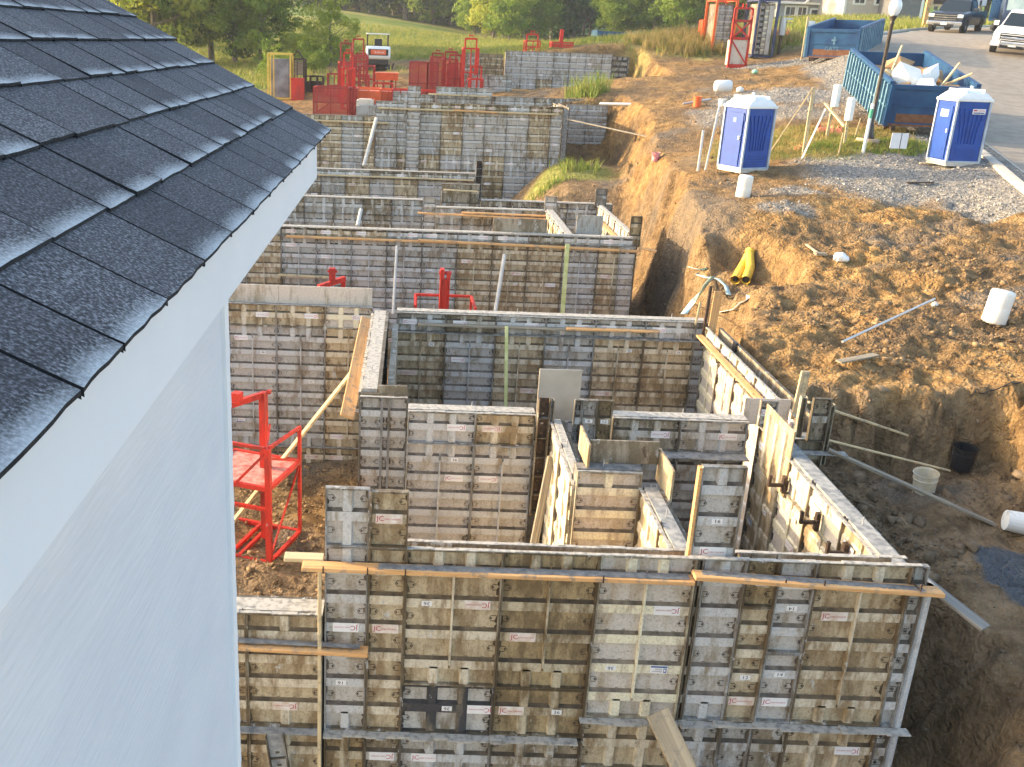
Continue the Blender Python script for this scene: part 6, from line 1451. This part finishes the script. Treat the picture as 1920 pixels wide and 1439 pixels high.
park(pickup('dark grey pickup truck with a chrome bumper driving down the road', (0, 0, 0), 0, 0, m_pgrey), 1768, 55, 62, R(-40))
park(pickup('white pickup truck with a bull bar on the right side of the road', (0, 0, 0), 0, 0, m_pwhite, True), 1897, 88, 51, R(-34))
# dark blue dump truck behind the white pickup
p = at(1885, 40, 62); z = gz_s(p.x+1.5, 63); rt = empty('dump_truck', (p.x+1.5, 63, z), R(-24)); tag(rt, 'dark blue flat fronted truck behind the white pickup at the right edge', 'truck')
m_tr = simple('navy truck paint', (.03, .05, .10), (.05, .08, .15), 4, .4)
mb = MB(); mb.prism([(-1.2, .7), (-1.25, 1.5), (-.9, 2.9), (.9, 2.95), (.9, .7)], -1.15, 1.15, 0, 'x'); o = mb.build('cab', m_tr, rt); bevel(o, .05, 2)
mb = MB(); mb.add([(-1.0, -1.235, 1.62), (1.0, -1.235, 1.62), (1.0, -.97, 2.7), (-1.0, -.97, 2.7)], [(0, 1, 2, 3)]); mb.build('windshield', simple('pale reflecting glass', (.32, .42, .42), (.42, .52, .5), 2, .2), rt, loc=(0, -.012, 0))
mb = MB(); mb.box(-1.25, 1.25, 1.0, 6, 1.2, 3.1); 
for k in range(8): mb.box(-1.32, -1.25, 1.2+k*.6, 1.35+k*.6, 1.25, 3.05); mb.box(1.25, 1.32, 1.2+k*.6, 1.35+k*.6, 1.25, 3.05)
mb.build('dump_bed', m_dblue, rt)
for s in (-1, 1):
    for y_ in (-.4, 3.2, 4.5): wheel(rt, s*1.0, y_, .52, .32)
mb = MB(); mb.box(-1.1, 1.1, -1.4, -1.2, .5, .85); mb.build('front_bumper', m_steel, rt)
# signs by the verge
for (px, py, pyt, Y, w_, nm, lb) in ((1735, 35, -14, 70, 1.6, 'site_sign', 'brown framed notice board on a post behind the grey pickup'),):
    p = at(px, py, Y); z = gz_s(p.x, Y); rt = empty(nm, (p.x, Y, z)); tag(rt, lb, 'sign'); h = at(px, pyt, Y).z-z
    mb = MB(); mb.box(-.12, .12, -.1, .1, 0, h+1); mb.build('post', m_wood, rt); mb = MB(); mb.box(.1, 1.6, -.05, .05, h-.9, h+1.2); mb.build('board', m_woodp, rt); mb = MB(); mb.box(.3, 1.4, -.07, -.055, h-.7, h-.45); mb.build('header', m_steel, rt)
for k, (px, Y) in enumerate(((1834, 66),)):
    p = at(px, 28, Y); z = gz_s(p.x, Y); h = at(px, 2, Y).z-z; mb = MB(); mb.beam((0, 0, 0), (0, 0, h), .12, .1, 0); mb.beam((.25, 0, 0), (.1, 0, h), .06, .06, 0); mb.box(-.3, .35, -.05, .05, h-.3, h+.5, 1); tag(mb.build('wrapped_post', [m_woodp, m_white], loc=(p.x, Y, z)), 'wooden stakes with white wrap in the grass between the trucks', 'post')
# utility riser, posts near far dumpster
p = at(1461, 90, 57.5); z = gz_s(p.x, 57.5); mb = MB(); mb.tube([(0, 0, 0), (0, 0, 1.0)], .08, 8, 0); mb.tube([(0, 0, 1.0), (0, 0, 1.9)], .17, 10, 1); mb.box(-.05, .5, -.05, .05, 1.8, 1.9, 1); tag(mb.build('utility_riser', [m_steel, m_galv], loc=(p.x, 57.5, z)), 'grey utility riser standing in the netting beside the blue rack', 'utility post')
for k, (px, py, pyt, Y, w_, lb) in enumerate(((1507, 90, 32, 54.5, .12, 'pale post at the left corner of the far dumpster'), (1515, 88, 40, 56, .35, 'white wrapped board by the left corner of the far dumpster'), (1470, 70, 36, 60, .08, 'cross shaped survey stake in the grass'), (1450, 88, 5, 58.5, .06, 'thin pole beside the dark blue rack'))):
    p = at(px, py, Y); z = gz_s(p.x, Y); h = at(px, pyt, Y).z-z; mb = MB(); mb.beam((0, 0, 0), (0, 0, h), w_, .06); 
    if 'cross' in lb: mb.beam((-.35, 0, h*.85), (.35, 0, h*.85), .06, .06)
    tag(mb.build('survey_stake', m_woodp if k != 1 else m_white, loc=(p.x, Y, z)), lb, 'stake')
for k, (px, py, pyt, Y) in enumerate(((1092, 90, 42, 72), (1104, 88, 50, 72))):
    p = at(px, py, Y); z = gz_s(p.x, Y); h = at(px, pyt, Y).z-z; mb = MB(); mb.beam((0, 0, 0), (0, 0, h), .12, .12); mb.beam((0, 0, h), (.5 if k == 0 else -.2, 0, h+.5), .08, .08); mb.beam((-.35, 0, h*.4), (.4, 0, h*.4), .08, .1); tag(mb.build('steel_post', m_steel, loc=(p.x, Y, z)), ('left', 'right')[k]+' of two dark posts with bent tops standing at the field edge', 'post')
# ------------------------------------------------------------------ houses on the hill
m_sid = simple('grey house siding', (.30, .30, .30), (.36, .36, .36), 3, .7, 0, 0); m_trim = simple('house trim', (.75, .74, .70), (.8, .79, .75), 3, .6, 0, 0)
m_sid2 = simple('beige house siding', (.48, .42, .36), (.54, .48, .42), 3, .7, 0, 0); m_shin = simple('brown roof shingles', (.13, .11, .10), (.2, .17, .15), 20, .9)
def farhouse(label, pxl, pxr, py_eave, Y, depth, siding, wins, rz=0, rise=2.4):
    a = at(pxl, py_eave, Y); b = at(pxr, py_eave, Y); w = b.x-a.x; z0 = a.z-3.2
    rt = empty('house', (a.x, Y, z0), rz); tag(rt, label, 'house')
    mb = MB(); mb.box(0, w, 0, depth, -1.5, 3.2); mb.build('wall', siding, rt)
    mb = MB(); mb.prism([(-.5, 3.05), (-.5, 3.25), (depth/2, 3.25+rise), (depth+.5, 3.25), (depth+.5, 3.05), (depth/2, 3.0+rise)], -.5, w+.5, 0, 'x'); rf = mb.build('roof', m_shin, rt)
    mb = MB(); mb.box(-.5, w+.5, -.56, -.5, 3.0, 3.25); mb.build('eave_board', m_trim, rt)
    for s in (0, w): mb = MB(); mb.box(s-.12, s+.12, -.05, .1, -1.4, 3.2); mb.build('corner_board', m_trim, rt)
    for (u, ww, zz, hh) in wins:
        mb = MB(); mb.box(u-.18, u+ww+.18, -.07, -.002, zz-.18, zz+hh+.18); f = mb.build('window', m_trim, rt)
        mb = MB(); mb.box(u, u+ww/2-.04, -.09, -.072, zz, zz+hh/2-.03); mb.box(u+ww/2+.04, u+ww, -.09, -.072, zz, zz+hh/2-.03); mb.box(u, u+ww/2-.04, -.09, -.072, zz+hh/2+.03, zz+hh); mb.box(u+ww/2+.04, u+ww, -.09, -.072, zz+hh/2+.03, zz+hh); mb.build('pane', m_glass, f)
    return rt, w
rt, w = farhouse('grey sided house with white trimmed windows at the top right, nearest the blue rack', 1460, 1546, 4, 112, 8, m_sid, [(.9, .9, 1.1, 1.6), (2.2, .8, 1.1, 1.6), (3.6, 1.5, .9, 1.6)])
mb = MB(); mb.prism([(3.0, 3.2), (5.4, 3.2), (4.2, 4.6)], -.6, .2, 0, 'y'); mb.build('gable', m_sid, rt)
mb = MB(); mb.prism([(2.7, 3.1), (4.2, 4.6), (4.2, 4.85), (2.5, 3.1)], -.75, .3, 0, 'y'); mb.prism([(4.2, 4.6), (5.7, 3.1), (5.9, 3.1), (4.2, 4.85)], -.75, .3, 0, 'y'); mb.build('gable_trim', m_trim, rt)
rt, w = farhouse('beige two windowed house right of the grey one, seen only at its base', 1592, 1702, -35, 105, 9, m_sid2, [(.9, .9, 1.2, 1.6), (3.0, .9, 1.2, 1.6), (4.7, .9, 1.2, 1.6)])
rt, w = farhouse('dark grey house end between the beige house and the notice board', 1690, 1738, -35, 101, 6, simple('dark siding', (.12, .12, .125), (.16, .16, .165), 3, .7, 0, 0), [])
rt, w = farhouse('dark roofed garage between the two light houses', 1548, 1590, -5, 120, 6, simple('slate siding', (.12, .13, .15), (.16, .17, .2), 3), [])

# ------------------------------------------------------------------ trees
m_bark = simple('grey bark', (.10, .08, .06), (.24, .20, .16), 6, .9, 0, .5, (1, 1, .3))
LM = {'dark': leafmat('dark leaves', (.035, .075, .018), (.07, .13, .028), (.12, .18, .04), .5, .45),
      'mid': leafmat('green leaves', (.09, .17, .02), (.19, .27, .035), (.32, .38, .06), .6, .5),
      'lime': leafmat('lime leaves', (.22, .30, .03), (.36, .40, .05), (.50, .48, .09), .7, .5)}
def tree_mesh(seed, h, r, n, leaf, base=.25, squash=1.0, loose=False):
    q = random.Random(seed); g = np.random.default_rng(seed)
    mb = MB(); lean = Vector((q.uniform(-.06, .06)*h, q.uniform(-.06, .06)*h, 0)); tips = []
    def tp(t): return Vector((lean.x*t*t, lean.y*t*t, h*.8*t))
    mb.tube([tp(i/6)+Vector((q.uniform(-.01, .01)*h, q.uniform(-.01, .01)*h, 0))*(i > 0) for i in range(7)], [h*.022*(1-.8*i/6)+.01 for i in range(7)], 7)
    nb = 16 if not loose else 12
    for k in range(nb):
        t = base+.05+(.92-base)*k/nb; a = k*2.4+q.uniform(-.5, .5); p0 = tp(t); L = r*(1.0-.55*abs(t-.5))*q.uniform(.65, 1.05)
        el = q.uniform(.25, .9) if t < .8 else q.uniform(.8, 1.3)
        p1 = p0+Vector((math.cos(a)*L*.5, math.sin(a)*L*.5, L*.35*el)); p2 = p0+Vector((math.cos(a)*L, math.sin(a)*L, L*el))
        mb.tube([p0, p1, p2], [h*.009*(1-t*.5), h*.006*(1-t*.5), h*.002], 5); tips += [p1, p2]
        p3 = p1+Vector((math.cos(a+.9)*L*.5, math.sin(a+.9)*L*.5, L*.4)); mb.tube([p1, p3], [h*.004, h*.0015], 4); tips.append(p3)
    tips.append(Vector((lean.x, lean.y, h*.9)))
    trunk = mb.mesh('trunk', m_bark)
    C = []; 
    for t_ in tips:
        for _ in range(3 if not loose else 2):
            C.append((t_.x+q.gauss(0, r*.16), t_.y+q.gauss(0, r*.16), max(t_.z+q.gauss(0, r*.16), h*base*.7), r*q.uniform(.14, .30)))
    C = np.array([tuple(map(float, c)) for c in C]); idx = g.integers(0, len(C), n); d = g.normal(0, 1, (n, 3)); d /= np.linalg.norm(d, axis=1)[:, None]
    rad = g.uniform(.55, 1.05, n)**.6
    P = C[idx, :3]+d*(C[idx, 3]*rad)[:, None]*np.array([1, 1, .75*squash])
    s = leaf*g.uniform(.6, 1.3, n); a = d+g.normal(0, .7, (n, 3)); a /= np.linalg.norm(a, axis=1)[:, None]
    u = np.cross(a, g.normal(0, 1, (n, 3))); u /= np.linalg.norm(u, axis=1)[:, None]; v = np.cross(a, u)
    V = np.stack([P-u*s[:, None], P+v*s[:, None]*.55, P+u*s[:, None], P-v*s[:, None]*.55], 1).reshape(-1, 3)
    me = bpy.data.meshes.new('crown'); me.vertices.add(len(V)); me.vertices.foreach_set('co', V.ravel()); me.loops.add(n*4)
    me.loops.foreach_set('vertex_index', np.arange(n*4, dtype=np.int32)); me.polygons.add(n); me.polygons.foreach_set('loop_start', np.arange(0, n*4, 4, dtype=np.int32)); me.update(calc_edges=True)
    return trunk, me
TP = {'big1': (tree_mesh(1, 15, 5.2, 10000, .34, .07), 'dark'), 'big2': (tree_mesh(2, 17, 5.6, 9000, .36, .06), 'mid'), 'big3': (tree_mesh(3, 13, 4.6, 8500, .32, .05), 'dark'), 'big4': (tree_mesh(7, 16, 4.8, 8000, .33, .2), 'mid'),
      'round': (tree_mesh(4, 9, 4.2, 8000, .22, .08), 'mid'), 'lime': (tree_mesh(5, 7, 3.0, 5200, .13, .12, 1, True), 'lime'), 'bush': (tree_mesh(6, 3.2, 2.3, 4200, .13, .02), 'lime'), 'near': (tree_mesh(8, 12, 4.4, 16000, .19, .15), 'mid'), 'near2': (tree_mesh(9, 12, 4.2, 15000, .18, .15), 'lime')}
_cm = {}
def tree(kind, x, y, s, label, group=None, mat=None, name='tree', sz=None, dz=0):
    (tr, cr), dm = TP[kind]; mt = mat or dm; k = (kind, mt)
    if k not in _cm: c = cr.copy(); c.materials.clear(); c.materials.append(LM[mt]); _cm[k] = c
    z = gz_s(x, y)-.15+dz; rt = empty(name, (x, y, z), random.Random(int(x*13+y*7)).uniform(0, 6)); rt.scale = (s, s, sz or s); tag(rt, label, 'tree' if name != 'shrub' else 'shrub', group)
    link('trunk', tr, rt); link('crown', _cm[k], rt); return rt
def ptree(kind, px, Y, s, label, **k): p = at(px, 60, Y); return tree(kind, p.x, Y, s, label, **k)
# near trees at the left behind the roof
ptree('near', 488, 73, .62, 'dense dark green tree beside the yellow frame at the left', mat='mid')
ptree('near', 440, 78, .85, 'green tree with a broad crown, just right of the roof slope', mat='dark')
ptree('near2', 395, 80, .95, 'yellow green tree with several visible stems behind the roof')
ptree('near2', 330, 76, 1.1, 'tall sunlit tree with forked trunks above the roof edge', mat='mid')
ptree('near2', 285, 74, 1.15, 'yellow green tree at the far upper left above the roof')
ptree('near', 235, 80, 1.2, 'green tree highest at the left, touching the roof line', mat='mid')
ptree('near', 370, 92, 1.2, 'darker tree standing behind the forked ones', mat='dark')
ptree('lime', 620, 73, .66, 'slender lime green young tree with bare lower limbs left of the excavator')
ptree('bush', 580, 72, .62, 'bright yellow green bush at the foot of the slender lime tree', name='shrub')
ptree('bush', 590, 66, .40, 'low green bush right of the dark pointed rack', mat='mid', name='shrub')
ptree('bush', 556, 78, .62, 'yellow green bush between the dense tree and the slender one', name='shrub')
ptree('bush', 632, 78, .45, 'small lime bush just behind the slender tree', name='shrub')
ptree('bush', 520, 62, .5, 'small dark green bush behind the yellow frame', mat='mid', name='shrub')
# the far wood, one tree after another
q = random.Random(17); kinds = ['big1', 'big2', 'big3', 'big4']
for i, px in enumerate(np.linspace(560, 1075, 24)):
    Y = 168+q.uniform(-8, 8)-(14 if px > 930 else 0); ptree(q.choice(kinds), px+q.uniform(-8, 8), Y, q.uniform(1.0, 1.25), 'tall green tree in the front row of the far wood behind the meadow', group='front trees of the far wood', mat=q.choice(['dark', 'dark', 'mid']))
for i, px in enumerate(np.linspace(500, 1070, 24)):
    Y = 192+q.uniform(-10, 10); ptree(q.choice(kinds), px+q.uniform(-8, 8), Y, q.uniform(1.2, 1.5), 'dark tree standing deep in the far wood behind the meadow', group='back trees of the far wood', mat='dark')
for i, px in enumerate(np.linspace(480, 1060, 20)):
    Y = 218+q.uniform(-10, 10); ptree(q.choice(kinds), px, Y, q.uniform(1.0, 1.25), 'dark tree standing deep in the far wood behind the meadow', group='back trees of the far wood', mat='dark')
for i, (px, Y, s) in enumerate(((955, 118, .62), (985, 125, .7), (925, 128, .75), (1010, 132, .8), (890, 135, .6))):
    ptree('round', px, Y, s, ('round bushy tree at the meadow corner left of the red mast rack', 'second round tree at the meadow corner', 'round tree at the foot of the far wood', 'round tree right below the dark wood', 'small rounded tree at the wood edge')[i], mat=['mid', 'mid', 'lime', 'mid', 'mid'][i])
for i, (px, Y, s, m_) in enumerate(((1175, 128, .75, 'mid'), (1205, 135, 1.05, 'dark'), (1240, 130, 1.05, 'dark'), (1272, 128, 1.0, 'mid'), (1305, 122, .95, 'mid'), (1340, 125, 1.0, 'mid'), (1150, 120, .5, 'mid'), (1225, 118, .55, 'mid'), (1285, 112, .55, 'mid'))):
    ptree('round', px, Y, s*1.25, 'round green tree in the row behind the blue container and the grass mound', group='round trees behind the mound', mat=m_)
for i, (px, Y, s) in enumerate(((1395, 118, 1.0), (1425, 120, 1.0), (1452, 135, 1.1), (1375, 125, 1.1))):
    ptree('round', px, Y, s*1.2, 'green tree glimpsed between the tall form racks', group='trees between the form racks', mat='mid')
for i, (px, Y, s) in enumerate(((1765, 112, 1.3), (1800, 118, 1.4), (1840, 112, 1.3), (1880, 115, 1.4), (1915, 110, 1.4), (1560, 150, 1.3))):
    ptree('round', px, Y, s, 'dark tree behind the verge at the top right', group='trees behind the trucks', mat='dark')

# ------------------------------------------------------------------ haze
m_haze, nt, b = newmat('haze'); nt.nodes.remove(b); vol = N(nt, 'ShaderNodeVolumePrincipled'); vol.inputs['Color'].default_value = (.85, .92, 1, 1); vol.inputs['Density'].default_value = .0005; vol.inputs['Anisotropy'].default_value = .3
nt.links.new(vol.outputs[0], nt.nodes['Material Output'].inputs['Volume'])
mb = MB(); mb.box(-300, 460, -20, 940, -14, 60); tag(mb.build('haze', m_haze), 'thin pale morning haze over the whole site', 'haze', kind='stuff')
